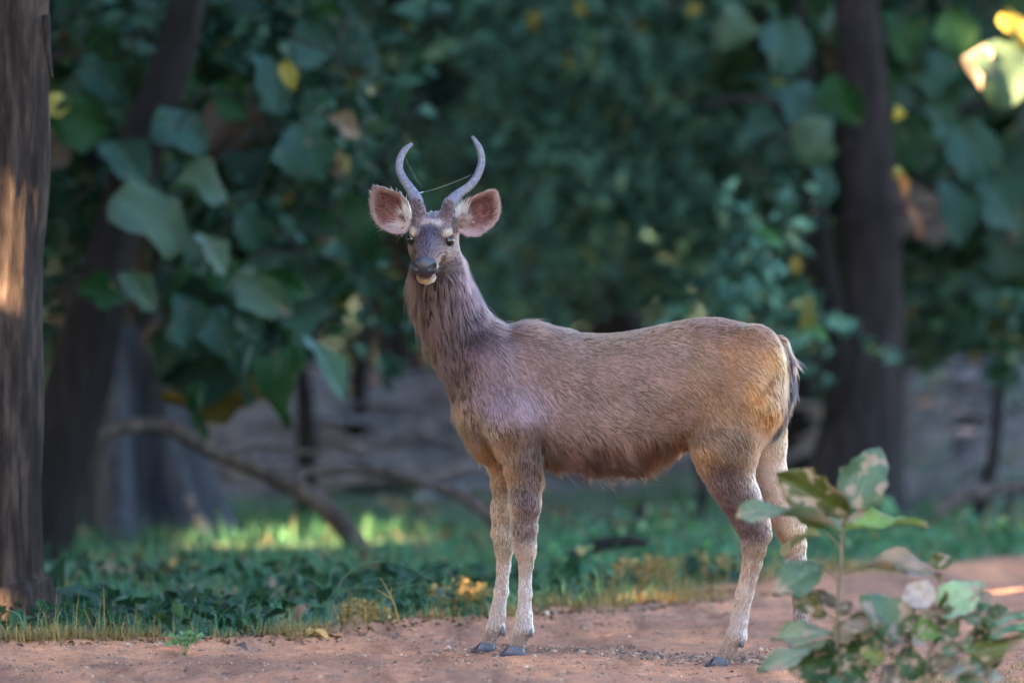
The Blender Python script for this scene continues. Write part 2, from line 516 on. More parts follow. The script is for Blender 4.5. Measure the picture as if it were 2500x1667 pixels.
# dark leaning tree with the arching branch
y_l = 7.6
t = thing('leaning_tree', 'dark leaning trunk between the roadside trunk and the grey buttressed tree', 'tree', tuple(pos(20, gy(1400), y_l)))
base = pos(70, 1400, y_l); base[2] = 0; t.location = tuple(base)
add_trunk(t, [base - np.array([.12, 0, .1]), pos(85, 1300, y_l), pos(125, 1150, y_l), pos(180, 950, y_l), pos(240, 740, y_l), pos(285, 560, y_l), pos(345, 340, y_l), pos(425, 120, y_l), pos(470, -100, y_l), pos(560, -700, y_l + .4)],
          [.22, .16, .148, .142, .135, .12, .10, .09, .08, .04], M_BARK_DARK, 28, .10, 8, 80)
add_trunk(t, [pos(160, 1110, y_l), pos(200, 1078, y_l), pos(290, 1045, y_l + .1), pos(400, 1040, y_l + .2), pos(470, 1075, y_l + .3), pos(540, 1110, y_l + .4), pos(620, 1140, y_l + .5), pos(700, 1175, y_l + .6), pos(780, 1225, y_l + .6), pos(840, 1285, y_l + .6), pos(885, 1350, y_l + .6), pos(900, 1385, y_l + .6)],
          [.032, .031, .031, .033, .032, .033, .035, .038, .041, .043, .046, .048], M_BRANCH, 12, .10, 9, 70, 'branch')
add_trunk(t, [pos(690, 1172, y_l + .6), pos(760, 1150, y_l + .7), pos(860, 1143, y_l + .8), pos(960, 1155, y_l + .8), pos(1060, 1185, y_l + .9), pos(1140, 1215, y_l + .9), pos(1200, 1270, y_l + .9), pos(1228, 1330, y_l + .9), pos(1236, 1380, y_l + .9)],
          [.022, .025, .027, .027, .028, .029, .026, .023, .02], M_BRANCH, 10, .10, 10, 50, 'branch')
add_trunk(t, [pos(560, 1110, y_l + .4), pos(640, 1092, y_l + .9), pos(720, 1100, y_l + 1.2), pos(800, 1105, y_l + 1.5)], [.018, .014, .011, .006], M_BRANCH, 8, .1, 12, 20, 'branch')
LEAN = t
P = clump_points(63, 46, 46, pos(380, 60, y_l + .6) + np.array([-.1, 1.4, .9]), (1.7, .9, 1.3), .42)
add_crown(t, 63, P, .17, M_BIGF)

# forked dark tree on the right
y_r = 11.5
t = thing('forked_tree', 'dark straight forked trunk standing behind the rump of the deer', 'tree', tuple(pos(2090, 1290, y_r)))
base = pos(2090, 1290, y_r); base[2] = 0; t.location = tuple(base)
add_trunk(t, [base - np.array([0, 0, .1]), pos(2080, 1230, y_r), pos(2098, 1120, y_r), pos(2122, 950, y_r), pos(2130, 800, y_r), pos(2128, 600, y_r), pos(2126, 450, y_r), pos(2110, 250, y_r), pos(2095, 50, y_r), pos(2080, -200, y_r), pos(2060, -900, y_r)],
          [.36, .28, .21, .165, .15, .142, .136, .115, .105, .095, .05], M_BARK_MID, 28, .10, 14, 80)
add_trunk(t, [pos(2060, 1240, y_r), pos(2055, 1100, y_r), pos(2048, 900, y_r - .1), pos(2020, 700, y_r - .2), pos(1995, 500, y_r - .2), pos(1975, 350, y_r - .2), pos(1960, 100, y_r - .2), pos(1900, -400, y_r)],
          [.13, .10, .085, .055, .048, .042, .035, .02], M_BARK_DARK, 20, .10, 15, 60, 'stem')
add_trunk(t, [pos(1985, 400, y_r - .2), pos(1900, 260, y_r - .5), pos(1800, 240, y_r - .8), pos(1700, 260, y_r - 1)], [.03, .025, .018, .008], M_BARK_DARK, 10, .1, 16, 24, 'branch')
FORK = t
P = clump_points(64, 40, 46, pos(2160, -60, y_r) + np.array([0, .6, 1.1]), (1.6, 1.2, 1.1), .42)
add_crown(t, 64, P, .17, M_BIGF)

# ---- large round leaves: each leaf is its own part
def leaf_shape(nl=9, nw=3, p=.5, q=.6, fold=.16, curl=.15, wave=0.0, seed=0):
    """unit leaf along +X from stem to tip, lying in XY, width 1; p, q shape its base and tip"""
    r = R(seed); u = .5 - .5 * np.cos(np.linspace(0, math.pi, nl)); V = []
    am = p / (p + q); wm = am ** p * (1 - am) ** q
    bend = r.uniform(-.05, .05)
    for a in u:
        w0 = max(.5 * a ** p * (1 - a) ** q / wm, .004)
        for k in range(-nw, nw + 1):
            s = k / nw
            w = w0 * (1 + .07 * wave * r.randn() * (abs(s) == 1))
            V.append((a, s * w + bend * math.sin(math.pi * a), fold * abs(s) * w0 - curl * (a - .3) ** 2
                      + wave * math.sin(7 * a + 2.2 * s + seed) * abs(s) ** 1.5 * .07 + .012 * wave * r.randn() * abs(s)))
    c = 2 * nw + 1; F = []
    for i in range(nl - 1):
        for k in range(c - 1):
            F.append((i * c + k, i * c + k + 1, (i + 1) * c + k + 1, (i + 1) * c + k))
    return np.array(V), np.array(F)
BIG = [mesh_np('big_leaf', *leaf_shape(11, 3, .40 + .10 * k, .60 + .14 * k, .30 + .12 * k, .3 + .1 * k, 2.2, k)) for k in range(4)]
for me in BIG: me.materials.append(M_LEAF)

def place_leaf(parent, mesh, basep, tipp, width, normal, colour, name='leaf'):
    o = bpy.data.objects.new(name, mesh); col.objects.link(o); o.parent = parent
    x = Vector(tipp) - Vector(basep); L = x.length; x = x / L
    z = Vector(normal); z = (z - x * z.dot(x)).normalized(); y = z.cross(x)
    off = Vector(parent.location)
    M4 = Matrix(((x[0] * L, y[0] * width, z[0] * L, basep[0] - off[0]), (x[1] * L, y[1] * width, z[1] * L, basep[1] - off[1]),
                 (x[2] * L, y[2] * width, z[2] * L, basep[2] - off[2]), (0, 0, 0, 1)))
    o.matrix_local = M4
    o.color = (*colour, 1)
    return o

rl = R(77)
PAL = [tuple(.55 * v for v in q) for q in [(.035, .095, .07), (.05, .115, .085), (.022, .065, .04), (.075, .14, .11), (.03, .085, .035), (.018, .05, .038)]]
def hero(parent, px, py, w, h, ang, y, c, tilt=.35):
    """leaf centred on a photo px; ang: direction of the tip, degrees clockwise from right"""
    a = math.radians(ang); d = np.array([math.cos(a), 0, -math.sin(a)])
    s = (D + y) / D / 700
    cpt = pos(px, py, y); dy = rl.uniform(-.5, .5)
    d3 = d + np.array([0, dy * tilt, 0])
    nrm = np.array([rl.uniform(-.6, .6), -1, rl.uniform(-.1, 1.0)])
    place_leaf(parent, BIG[rl.randint(4)], cpt - d3 * h * s * .5, cpt + d3 * h * s * .5, w * s, nrm, c)
G1, G2, G3, G4 = (.046, .082, .064), (.022, .056, .05), (.010, .038, .015), (.045, .075, .05)
YL, BE = (.17, .14, .03), (.15, .11, .09)
for q in [(365, 540, 150, 215, 35, 6.9, G1), (500, 468, 105, 165, 10, 7.0, G1), (755, 370, 150, 160, 65, 7.1, G2), (845, 312, 60, 95, 30, 7.3, BE),
          (440, 325, 110, 150, 20, 7.3, G2), (800, 900, 62, 200, 55, 6.9, (.10, .18, .18)), (700, 940, 110, 200, 100, 7.1, G3), (445, 790, 115, 150, 75, 7.0, G2),
          (545, 820, 80, 150, 70, 7.1, G2), (600, 900, 60, 170, 95, 7.3, G2), (640, 720, 100, 170, 30, 7.1, G1), (590, 770, 90, 140, 60, 7.2, G2), (520, 620, 60, 130, 50, 6.9, (.09, .14, .13)),
          (700, 700, 90, 130, 20, 7.3, G3), (250, 720, 90, 130, 10, 7.1, G3), (340, 710, 70, 130, 45, 6.9, G1), (200, 300, 120, 150, 20, 7.3, G3), (310, 400, 110, 170, 35, 7.3, G2),
          (660, 205, 120, 160, 65, 7.6, G2), (705, 185, 40, 75, 65, 7.0, YL), (135, 262, 55, 80, 160, 7.3, (.30, .26, .07)), (560, 250, 110, 130, 40, 7.9, G3), (420, 190, 130, 140, 20, 7.9, G3),
          (760, 110, 120, 110, 15, 7.9, G2), (490, 1000, 55, 130, 95, 7.3, G3), (560, 680, 90, 120, 20, 7.6, G3), (610, 560, 100, 130, 60, 7.9, (.012, .04, .03)), (250, 200, 110, 150, 30, 7.9, (.012, .04, .03))]:
    hero(LEAN, *q)
for q in [(1785, 70, 115, 130, 92, 9.5, G1), (1915, 120, 130, 150, 75, 10, G2), (2060, 245, 105, 140, 60, 10, G3), (1960, 290, 140, 190, 60, 10, G2), (1990, 350, 120, 130, 110, 9.6, G1),
          (2280, 190, 100, 135, 85, 9, G2), (2010, 450, 60, 110, 80, 9.8, G2), (2110, 520, 120, 150, 60, 12, (.02, .06, .05)), (1850, 330, 90, 140, 160, 10, G2),
          (2450, 180, 140, 170, 80, 8, G4), (2480, 75, 60, 110, 50, 8, YL), (2395, 165, 60, 110, 100, 8, (.24, .18, .15)), (2380, 380, 120, 190, 60, 10, G2), (2440, 500, 140, 180, 45, 10, G2),
          (2330, 520, 110, 170, 70, 11, G2), (2300, 300, 90, 120, 40, 11, G2), (2200, 90, 110, 140, 60, 11, G3), (2340, 90, 100, 150, 70, 9.5, G3), (2200, 450, 22, 80, 60, 9, (.35, .16, .08)),
          (2235, 540, 24, 90, 70, 9, (.16, .08, .06)), (2192, 278, 30, 40, 90, 9, (.32, .27, .06)), (2192, 425, 28, 36, 90, 9, (.25, .24, .07)), (1965, 770, 45, 100, 95, 9, (.10, .10, .03)),
          (1990, 815, 36, 70, 10, 9, (.05, .13, .06)), (1945, 650, 26, 55, 95, 9, (.15, .12, .03)), (1880, 580, 36, 90, 20, 9, (.05, .15, .075))]:
    hero(FORK, *q)
for px, py, w, c in ((190, 45, 30, .7), (215, 50, 34, .8), (220, 95, 26, .5), (190, 130, 34, .7), (238, 120, 34, .8), (285, 130, 26, .4), (570, 225, 30, .7), (603, 248, 32, .9), (628, 318, 36, 1.3),
                     (575, 370, 34, .9), (602, 378, 30, .7), (655, 372, 30, .6), (650, 12, 30, .9), (620, 55, 34, .8), (660, 45, 28, .6), (585, 175, 24, .6), (265, 20, 24, .5), (830, 190, 30, .6), (880, 215, 24, .5),
                     (875, 180, 24, .5), (835, 110, 26, .5), (1000, 60, 26, .4), (1420, 20, 34, .5), (1690, 25, 36, .6), (1305, 55, 40, .35)):
    k = np.array([.36, .30, .07]) * c if rl.rand() < .7 else np.array([.36, .24, .14]) * c  # sunlight on these far leaf specks is put into their yellow colour
    hero(LEAN if px < 1000 else FORK, px, py, w, w * 1.25, rl.uniform(40, 130), 11.5, tuple(k), 0.0)
def leaf_sprays(parent, seed, n, box, y0, y1, size, mind=0):
    r = R(seed)
    for _ in range(n):
        px = r.uniform(box[0], box[1]); py = r.uniform(box[2], box[3]); y = r.uniform(y0, y1)
        cpt = pos(px, py, y); L = size * math.exp(.38 * r.randn())
        d = np.array([r.uniform(-.9, .9), r.uniform(-.5, .5), r.uniform(-1, .15)]); d /= np.linalg.norm(d)
        if not sun_clear(cpt[None], .12)[0]: continue
        c = np.array(PAL[r.randint(len(PAL))]) * r.uniform(.7, 1.2)
        if r.rand() < .03: c = np.array(YL) * r.uniform(.2, .5)
        elif r.rand() < .04: c = np.array(BE) * .5
        place_leaf(parent, BIG[r.randint(4)], cpt - d * L * .5, cpt + d * L * .5, L * r.uniform(.7, .95), (r.uniform(-1, 1), -1, r.uniform(-.3, 1.6)), tuple(c))
leaf_sprays(LEAN, 1, 190, (110, 880, -60, 620), 8.2, 10.5, .25)
leaf_sprays(LEAN, 22, 40, (360, 740, 600, 960), 7.8, 9.0, .23)
leaf_sprays(FORK, 3, 170, (1850, 2560, -60, 620), 11.8, 14.0, .25)
leaf_sprays(FORK, 4, 30, (2180, 2560, 560, 860), 12.2, 14.0, .22)

# twigs that carry the big leaves
def twigs(parent, seed, n, box, y0, y1):
    r = R(seed)
    for _ in range(n):
        a = pos(r.uniform(box[0], box[1]), r.uniform(box[2], box[3]), r.uniform(y0, y1))
        d = np.array([r.uniform(-1, 1), r.uniform(-.3, .3), r.uniform(-.9, .3)]) * r.uniform(.35, .8)
        add_trunk(parent, [a - d * .5, a + np.array([0, 0, .06]), a + d * .5], [.009, .006, .003], M_BARK_MID, 6, .1, seed, 8, 'twig')
twigs(LEAN, 31, 40, (120, 850, 0, 850), 7.2, 9.0)
twigs(FORK, 32, 36, (1850, 2500, 0, 750), 9.5, 12.5)

def spray_points(seed, n, px0, px1, py0, py1, y0, y1, per, length, thick, lean):
    r = R(seed); out = []
    for _ in range(n):
        c = pos(r.uniform(px0, px1), r.uniform(py0, py1), r.uniform(y0, y1))
        L = length * math.exp(.3 * r.randn())
        a = lean + .35 * r.randn()
        d = np.array([math.cos(a) * r.choice([1, 1, 1, -1]), r.uniform(-.4, .4), -math.sin(a)])
        s = r.rand(per, 1)
        P = c + d * L * (s - .3) + np.array([0, 0, -.25]) * L * s ** 2 + r.randn(per, 3) * thick * (1 - .5 * s)
        out.append(P)
    return np.vstack(out)
# finer leaves layered among the big ones
P = np.vstack([spray_points(41, 60, 120, 900, -60, 760, 8.0, 10.5, 44, .5, .07, .6)])
add_crown(LEAN, 68, P, .10, M_BIGF, .6, .5)
P = spray_points(42, 50, 1850, 2540, -60, 800, 12.0, 14.5, 44, .5, .07, .6)
add_crown(FORK, 69, P, .11, M_BIGF, .6, .5)

# ---- fine-leaved trees: the pale spray-like foliage in the middle
t = thing('fine_leaved_tree', 'broad tree of small blue-green leaves directly behind the deer', 'tree', tuple(pos(1930, 1170, 16.5)))
base = np.array(t.location); base[2] = 0; t.location = tuple(base)
add_trunk(t, [base - np.array([0, 0, .1]), base + np.array([.05, 0, 1]), base + np.array([-.1, .1, 2.4]), base + np.array([.1, .2, 4.5]), base + np.array([0, .2, 6.5])], [.14, .11, .1, .08, .04], M_BARK_DARK, 20, .1, 20)
for k, (px, py) in enumerate(((1250, 300), (1750, 250), (1900, 620), (1350, 560), (1600, 480))):
    add_trunk(t, [base + np.array([0, .1, 1.2 + .25 * k]), .5 * (base + pos(px, py, 16.4)) + np.array([0, .1, .9]), pos(px, py, 16.2)], [.05, .032, .01], M_BARK_DARK, 8, .1, 21 + k, 16, 'branch')
P = np.vstack([spray_points(5, 74, 1150, 1950, -60, 420, 13.5, 16.5, 78, .55, .05, .6),
               spray_points(6, 36, 1450, 1900, 380, 640, 13.5, 16, 76, .5, .048, .7),
               spray_points(7, 13, 1740, 1970, 540, 720, 10.2, 11.0, 48, .6, .035, .75),
               clump_points(8, 60, 60, pos(1500, -100, 17) + np.array([0, 0, 1.4]), (2.6, 1.8, 1.6), .45)])
add_crown(t, 65, P, .095, M_FINE, .45, .6)
t = thing('fine_leaved_tree', 'darker small-leaved tree behind the antlers of the deer', 'tree', tuple(pos(1480, 1140, 21)))
base = np.array(t.location); base[2] = 0; t.location = tuple(base)
add_trunk(t, [base - np.array([0, 0, .1]), base + np.array([.1, 0, 1.4]), base + np.array([0, .2, 3.4]), base + np.array([.2, .2, 6])], [.15, .12, .1, .05], M_BARK_DARK, 20, .1, 30)
P = np.vstack([spray_points(9, 30, 800, 1500, -60, 700, 18.5, 22, 60, .7, .085, .6),
               spray_points(10, 14, 1150, 2000, 400, 800, 18.5, 22, 60, .65, .085, .7),
               clump_points(11, 60, 60, pos(1050, -150, 21) + np.array([0, .4, 1.6]), (2.8, 2.0, 1.6), .5)])
add_crown(t, 66, P, .105, M_FINE, .45, .5)

# ---- understorey: slim dark stems one can tell apart
STEMS = [(745, 1130, 705, 720, 13, .045, 'slim dark stem rising beside the hanging green leaves'), (880, 1120, 905, 700, 16, .05, 'slim dark stem straight behind the second arching branch'),
         (955, 1100, 935, 690, 19, .06, 'dark stem behind the chest of the deer'), (1060, 1110, 1010, 700, 20, .05, 'dark tilted stem close behind the neck of the deer'),
         (1690, 1290, 1700, 1120, 12.5, .022, 'thin black stake seen under the flank of the deer'), (1565, 1320, 1580, 1230, 10.0, .022, 'short black stub under the belly of the deer'),
         (2365, 1270, 2440, 950, 10.5, .03, 'thin dark pole leaning over the dry branches on the right'), (2480, 1330, 2470, 1200, 9.5, .02, 'short dark stump post at the end of the dry branches')]
for k, (xa, ya, xb, yb, y, rr, lab) in enumerate(STEMS):
    y = min(y, gy(ya) + .0) if ya > 1100 else y
    a = pos(xa, ya, y); a[2] = gh(a[0], a[1]); b_ = pos(xb, yb, y + .3)
    tall = yb < 800
    t = thing('slim_tree' if tall else 'dead_stem', lab, 'tree' if tall else 'stem', tuple(a))
    mid = .5 * (a + b_) + np.array([.04 * (-1) ** k, 0, 0])
    pth = [a - np.array([0, 0, .06]), mid, b_] + ([b_ + (b_ - a) * .9, b_ + (b_ - a) * 1.6] if tall else [])
    add_trunk(t, pth, [rr * 1.3, rr, rr * .85] + ([rr * .6, rr * .3] if tall else []), M_BARK_DARK, 10, .12, 40 + k, 26)
    if tall:
        P = clump_points(140 + k, 22, 40, b_ + (b_ - a) * 1.0 + np.array([0, .3, .6]), (1.2, 1.0, 1.0), .4)
        add_crown(t, 140 + k, P, .12, M_FAR)

# ---- dry brush: heaps of grey sticks
M_STICK = M_WOOD_DRY
def brush(name, label, seed, n, cx, cy, wx, wy, hmax, lean, rr=(.008, .028), lens=(.6, 2.2)):
    t = thing(name, label, 'brush pile', (cx, cy, 0)); r = R(seed)
    for k in range(n):
        L = r.uniform(*lens); z = hmax * r.rand() ** 1.3 + .03; sc = 1 - .6 * z / hmax
        c = np.array([r.uniform(-wx, wx) * sc, r.uniform(-wy, wy) * sc, z])
        a = lean[0] + lean[1] * r.randn(); d = np.array([math.cos(a), .5 * r.randn(), math.sin(a)]); d /= np.linalg.norm(d)
        k2 = r.uniform(-.14, .14, 3) * L
        q = np.array([c - d * L / 2, c + k2 * .6, c + d * L / 2]); q[:, 2] = np.maximum(q[:, 2], .012)
        if q[:, 2].min() > .02: pass
        R0 = r.uniform(*rr)
        V, F = tube(spline(q, 9), np.linspace(R0, R0 * .45, 9), 6, .06, k)
        link('stick', mesh_np('stick', V, F), M_STICK, t)
    return t
c = pos(940, 1230, gy(1225))
brush('brush_pile', 'long heap of dry grey sticks beyond the arching branches', 91, 230, c[0] + .1, c[1] + 1.2, 1.25, .9, .55, (.03, .16))
c = pos(640, 1190, gy(1190))
brush('brush_pile', 'low scatter of grey sticks beside the sunny grass patch', 92, 30, c[0], c[1] + .3, .6, .5, .14, (.02, .1), (.008, .02))
c = pos(2380, 1250, gy(1240))
brush('brush_pile', 'tangle of slanting dry branches right of the forked trunk', 93, 70, c[0], c[1] + .8, 1.0, .8, .85, (.4, .5), (.008, .03), (.6, 1.8))
c = pos(1500, 1180, gy(1180))
brush('brush_pile', 'low dry sticks beneath the belly of the deer', 94, 50, c[0], c[1] + .6, 1.1, .6, .25, (.02, .14), (.008, .022))
# thick pale limb lying on the right
t = thing('fallen_limb', 'brown limb lying across the dry branches on the right', 'log', tuple(pos(2400, 1200, 10.2)))
base = pos(2400, 1250, 10.2); base[2] = 0; t.location = tuple(base)
add_trunk(t, [pos(2270, 1265, 10.1), pos(2330, 1225, 10.2), pos(2400, 1200, 10.3), pos(2520, 1185, 10.5), pos(2640, 1190, 10.6)], [.022, .032, .034, .03, .026], M_BRANCH, 14, .14, 71, 30, 'limb')
for k, (pts, rr, lab) in enumerate((([(90, 1500), (170, 1478), (250, 1490), (320, 1535)], .05, 'short dark log half hidden behind the roadside grass beside the trunk'),
                                   ([(360, 1530), (430, 1497), (520, 1488), (600, 1515)], .062, 'dark brown log lying in the weeds behind the clover'))):
    yy = 2.6
    base = pos(pts[0][0], 1520, yy); base[2] = 0
    t = thing('fallen_log', lab, 'log', tuple(base))
    add_trunk(t, [pos(a, b_ + 8, yy + .12 * i) for i, (a, b_) in enumerate(pts)], [rr * .8, rr, rr * 1.05, rr * .8], M_BARK_MID, 16, .14, 80 + k, 24, 'log')
base = pos(1450, 1340, 5.8); base[2] = 0
t = thing('fallen_branch', 'thin black broken branch in the grass under the belly of the deer', 'branch', tuple(base))
add_trunk(t, [pos(1380, 1362, 5.9), pos(1450, 1330, 6.0), pos(1530, 1318, 6.1), pos(1580, 1325, 6.2)], [.02, .026, .024, .012], M_BARK_DARK, 10, .12, 83, 20, 'limb')

# ---- trees round about: forest behind, roof of crowns, and the far side of the road
def forest_tree(seed, x, y, label, group, h0, h1, rx, ry, leaf, nclump, per, mat, trunk=.14, name='forest_tree', csize=.7):
    t = thing(name, label, 'tree', (x, y, 0), group); r = R(seed)
    top = np.array([x + r.uniform(-.5, .5), y + r.uniform(-.4, .4), .75 * h1])
    add_trunk(t, [np.array([x, y, -.15]), np.array([x + .05, y, .3 * h1]), top], [trunk * 1.3, trunk, trunk * .4], M_BARK_DARK, 12, .1, seed, 20)
    P = clump_points(seed, nclump, per, (x, y, .5 * (h0 + h1)), (rx, ry, .5 * (h1 - h0)), csize, shell=.15)
    P = P[P[:, 2] > .1]
    add_crown(t, seed, P, leaf, mat)
    return t
r = R(500); k = 0
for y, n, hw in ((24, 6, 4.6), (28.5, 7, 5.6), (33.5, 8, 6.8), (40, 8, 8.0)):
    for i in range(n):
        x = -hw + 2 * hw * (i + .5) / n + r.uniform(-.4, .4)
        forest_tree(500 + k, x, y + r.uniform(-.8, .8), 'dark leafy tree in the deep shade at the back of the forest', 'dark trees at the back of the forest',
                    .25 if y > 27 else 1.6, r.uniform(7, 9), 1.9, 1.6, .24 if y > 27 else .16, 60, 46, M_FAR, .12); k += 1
# left flank, whose crowns keep the low sun off the deer
for i, (x, y) in enumerate(((-7.6, -13.5), (-8.2, -10.0), (-7.0, -6.6), (-7.6, -3.2), (-6.6, 0.2), (-7.2, 3.6), (-6.6, 7.0), (-7.2, 10.5), (-7.0, 14), (-7.4, 18), (-7.6, 22))):
    forest_tree(600 + i, x - .6, y, 'tall leafy tree of the forest edge beside the road, left of the roadside trunk', 'forest edge trees left of the roadside trunk',
                .3, r.uniform(10.8, 12), 2.3, 2.4, .28, 140, 70, M_BIGF, .15)
for i, (x, y) in enumerate(((-11.5, -16), (-12, -11), (-11.5, -6), (-11.8, -1), (-11.2, 4), (-11.5, 9))):
    forest_tree(620 + i, x, y, 'tall leafy tree of the forest edge beside the road, left of the roadside trunk', 'forest edge trees left of the roadside trunk',
                1.0, r.uniform(10, 11.5), 2.8, 2.8, .30, 110, 60, M_BIGF, .15)
# roof of crowns over the clearing
for i, (x, y) in enumerate(((-3.0, 21.5), (1.0, 22.5), (5.0, 21.5), (8, 19), (-4.4, 13.5), (-1.2, 17), (2.6, 18), (5.4, 14.5), (1.85, 13.6), (-2.6, 11))):
    forest_tree(650 + i, x, y + 1, 'tall tree whose high crown roofs the shade behind the small-leaved trees', 'high crowns over the forest',
                5.0, r.uniform(8.5, 9.5), 2.5, 2.5, .26, 70, 60, M_BIGF, .07)
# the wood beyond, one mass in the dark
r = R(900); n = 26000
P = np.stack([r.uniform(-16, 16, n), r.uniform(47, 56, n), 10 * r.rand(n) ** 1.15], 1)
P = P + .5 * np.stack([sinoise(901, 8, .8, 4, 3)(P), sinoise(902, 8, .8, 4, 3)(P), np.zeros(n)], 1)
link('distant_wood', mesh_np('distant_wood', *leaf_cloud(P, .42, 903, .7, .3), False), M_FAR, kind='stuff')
# ------------------------------------------------------------------ the deer
def PX(px, py, y=0.0):
    return np.array([(px - 1250) / 700, y, (1600 - py) / 700])

def smin(a, b, k):
    h = np.clip(.5 + .5 * (b - a) / k, 0, 1)
    return b + (a - b) * h - k * h * (1 - h)

def d_cone(P, a, b, ra, rb, ysc=1.0):
    Q = P.copy(); a = a.copy(); b = b.copy()
    yc = .5 * (a[1] + b[1])
    Q[:, 1] = yc + (Q[:, 1] - yc) / ysc
    ba = b - a; t = np.clip(((Q - a) @ ba) / (ba @ ba), 0, 1)
    d = np.linalg.norm(Q - a - t[:, None] * ba, axis=1) - (ra + (rb - ra) * t)
    return d * min(1.0, ysc)

def d_ell(P, c, r, rot=0.0, axes=None):
    Q = P - c
    if axes is not None: Q = Q @ axes.T
    elif rot:
        ca, sa = math.cos(rot), math.sin(rot)
        x = Q[:, 0] * ca + Q[:, 2] * sa; z = -Q[:, 0] * sa + Q[:, 2] * ca
        Q = np.stack([x, Q[:, 1], z], 1)
    r = np.asarray(r)
    k0 = np.linalg.norm(Q / r, axis=1); k1 = np.linalg.norm(Q / r ** 2, axis=1)
    return k0 * (k0 - 1) / (k1 + 1e-9)

TORSO = np.array([  # px, top, bottom, half width
    (1108, 965, 1000, .02), (1120, 930, 1030, .06), (1140, 885, 1062, .105), (1178, 838, 1100, .15), (1230, 800, 1124, .18),
    (1300, 785, 1130, .195), (1360, 799, 1133, .208), (1420, 812, 1138, .222), (1500, 813, 1140, .235),
    (1580, 800, 1132, .237), (1650, 785, 1108, .225), (1720, 775, 1085, .21), (1790, 782, 1070, .195),
    (1850, 803, 1060, .168), (1890, 830, 1046, .13), (1915, 868, 1010, .085), (1930, 910, 970, .04), (1936, 930, 950, .01)])
_ts = spline(TORSO, 80)
TX = (_ts[:, 0] - 1250) / 700
TT = (1600 - _ts[:, 1]) / 700; TB = (1600 - _ts[:, 2]) / 700; TW = np.maximum(_ts[:, 3], .004)
def d_torso(P):
    x = P[:, 0]
    zt = np.interp(x, TX, TT); zb = np.interp(x, TX, TB); w = np.interp(x, TX, TW)
    h = np.maximum(.5 * (zt - zb), .004); zc = .5 * (zt + zb)
    # slab sided: widest a little below the middle
    v = (P[:, 2] - zc) / h
    wy = w * (1 - .10 * np.clip(v, -1, 1) - .06 * np.clip(v, -1, 1) ** 2)
    k = (np.abs(P[:, 1] / wy) ** 2.25 + np.abs(v) ** 2.25) ** (1 / 2.25)
    d = (k - 1) * np.minimum(h, w)
    over = np.maximum(TX[0] - x, x - TX[-1])
    return np.where(over > 0, np.maximum(d, over), d)

# head frame: forward / up / right
HF = np.array([-.13, -.875, -.465]); HF /= np.linalg.norm(HF)
HR = np.array([1.0, -.10, -.028]); HR -= HF * (HR @ HF); HR /= np.linalg.norm(HR)
HU = np.cross(HF, HR); HU = HU if HU[2] > 0 else -HU
HO = PX(1055, 583, -.13)
HAX = np.stack([HF, HU, HR])
def H(f, u, r): return HO + HF * f + HU * u + HR * r

EYES = [H(.031, .013, -.0655), H(.031, .013, .0655)]
PRIMS = []   # (function, centre, reach, blend)
def cone(a, b, ra, rb, k=.03, ysc=1.0):
    c = .5 * (a + b); reach = np.linalg.norm(b - a) / 2 + max(ra, rb) * max(1, ysc) + k + .012
    PRIMS.append((lambda P: d_cone(P, a, b, ra, rb, ysc), c, reach, k))
def ell(c, r, k=.03, rot=0.0, axes=None):
    PRIMS.append((lambda P: d_ell(P, c, r, rot, axes), c, max(r) + k + .012, k))
def chain(pts, k=.025):
    for (xa, ya, da, ra), (xb, yb, db, rb) in zip(pts[:-1], pts[1:]):
        cone(PX(xa, ya, da), PX(xb, yb, db), ra, rb, k)

PRIMS.append((d_torso, PX(1515, 950), 1.0, .03))
# neck
NK = [(1206, 935, .0, .146, .86), (1154, 862, -.005, .124, .88), (1113, 792, -.012, .102, .94), (1086, 722, -.03, .088, .97), (1070, 662, -.055, .082, 1.0), (1064, 612, -.08, .076, 1.0)]
for a, c in zip(NK[:-1], NK[1:]):
    cone(PX(*a[:3]), PX(*c[:3]), a[3], c[3], .05, .5 * (a[4] + c[4]))
ell(PX(1040, 728, -.03), (.036, .055, .075), .03, .1)      # mane of the throat
# brisket, shoulders, haunches
ell(PX(1190, 1038, .0), (.085, .10, .12), .05, .5)
ell(PX(1222, 960, -.115), (.115, .085, .20), .05, .35)
ell(PX(1222, 960, .115), (.115, .085, .20), .05, .35)
ell(PX(1175, 985, -.085), (.07, .06, .10), .05, .3)
ell(PX(1822, 930, -.105), (.128, .095, .20), .05, -.25)
ell(PX(1826, 930, .105), (.128, .09, .20), .05, -.2)
ell(PX(1878, 985, -.06), (.055, .06, .12), .05, -.1)
ell(PX(1878, 985, .06), (.055, .06, .12), .05, -.1)
# legs
chain([(1255, 1035, -.13, .115), (1272, 1110, -.125, .072), (1281, 1168, -.12, .054), (1281, 1225, -.118, .050), (1280, 1285, -.115, .044)], .035)
chain([(1280, 1285, -.115, .044), (1281, 1325, -.113, .0385), (1283, 1345, -.112, .034), (1284, 1372, -.11, .025), (1283, 1443, -.105, .0235), (1281, 1495, -.10, .0265), (1279, 1532, -.10, .031), (1267, 1562, -.10, .0235), (1261, 1574, -.10, .0225)], .012)
chain([(1235, 1050, .12, .11), (1228, 1120, .115, .05), (1225, 1180, .11, .033), (1226, 1247, .11, .034), (1227, 1306, .11, .038)], .03)
chain([(1227, 1306, .11, .038), (1230, 1340, .11, .032), (1229, 1384, .11, .0225), (1224, 1443, .105, .0225), (1215, 1500, .10, .026), (1210, 1532, .10, .029), (1197, 1562, .10, .0225), (1191, 1574, .10, .0215)], .012)
chain([(1800, 985, -.115, .155), (1768, 1085, -.125, .125), (1783, 1168, -.13, .078), (1806, 1212, -.13, .066), (1830, 1262, -.13, .0575), (1842, 1300, -.13, .050)], .035)
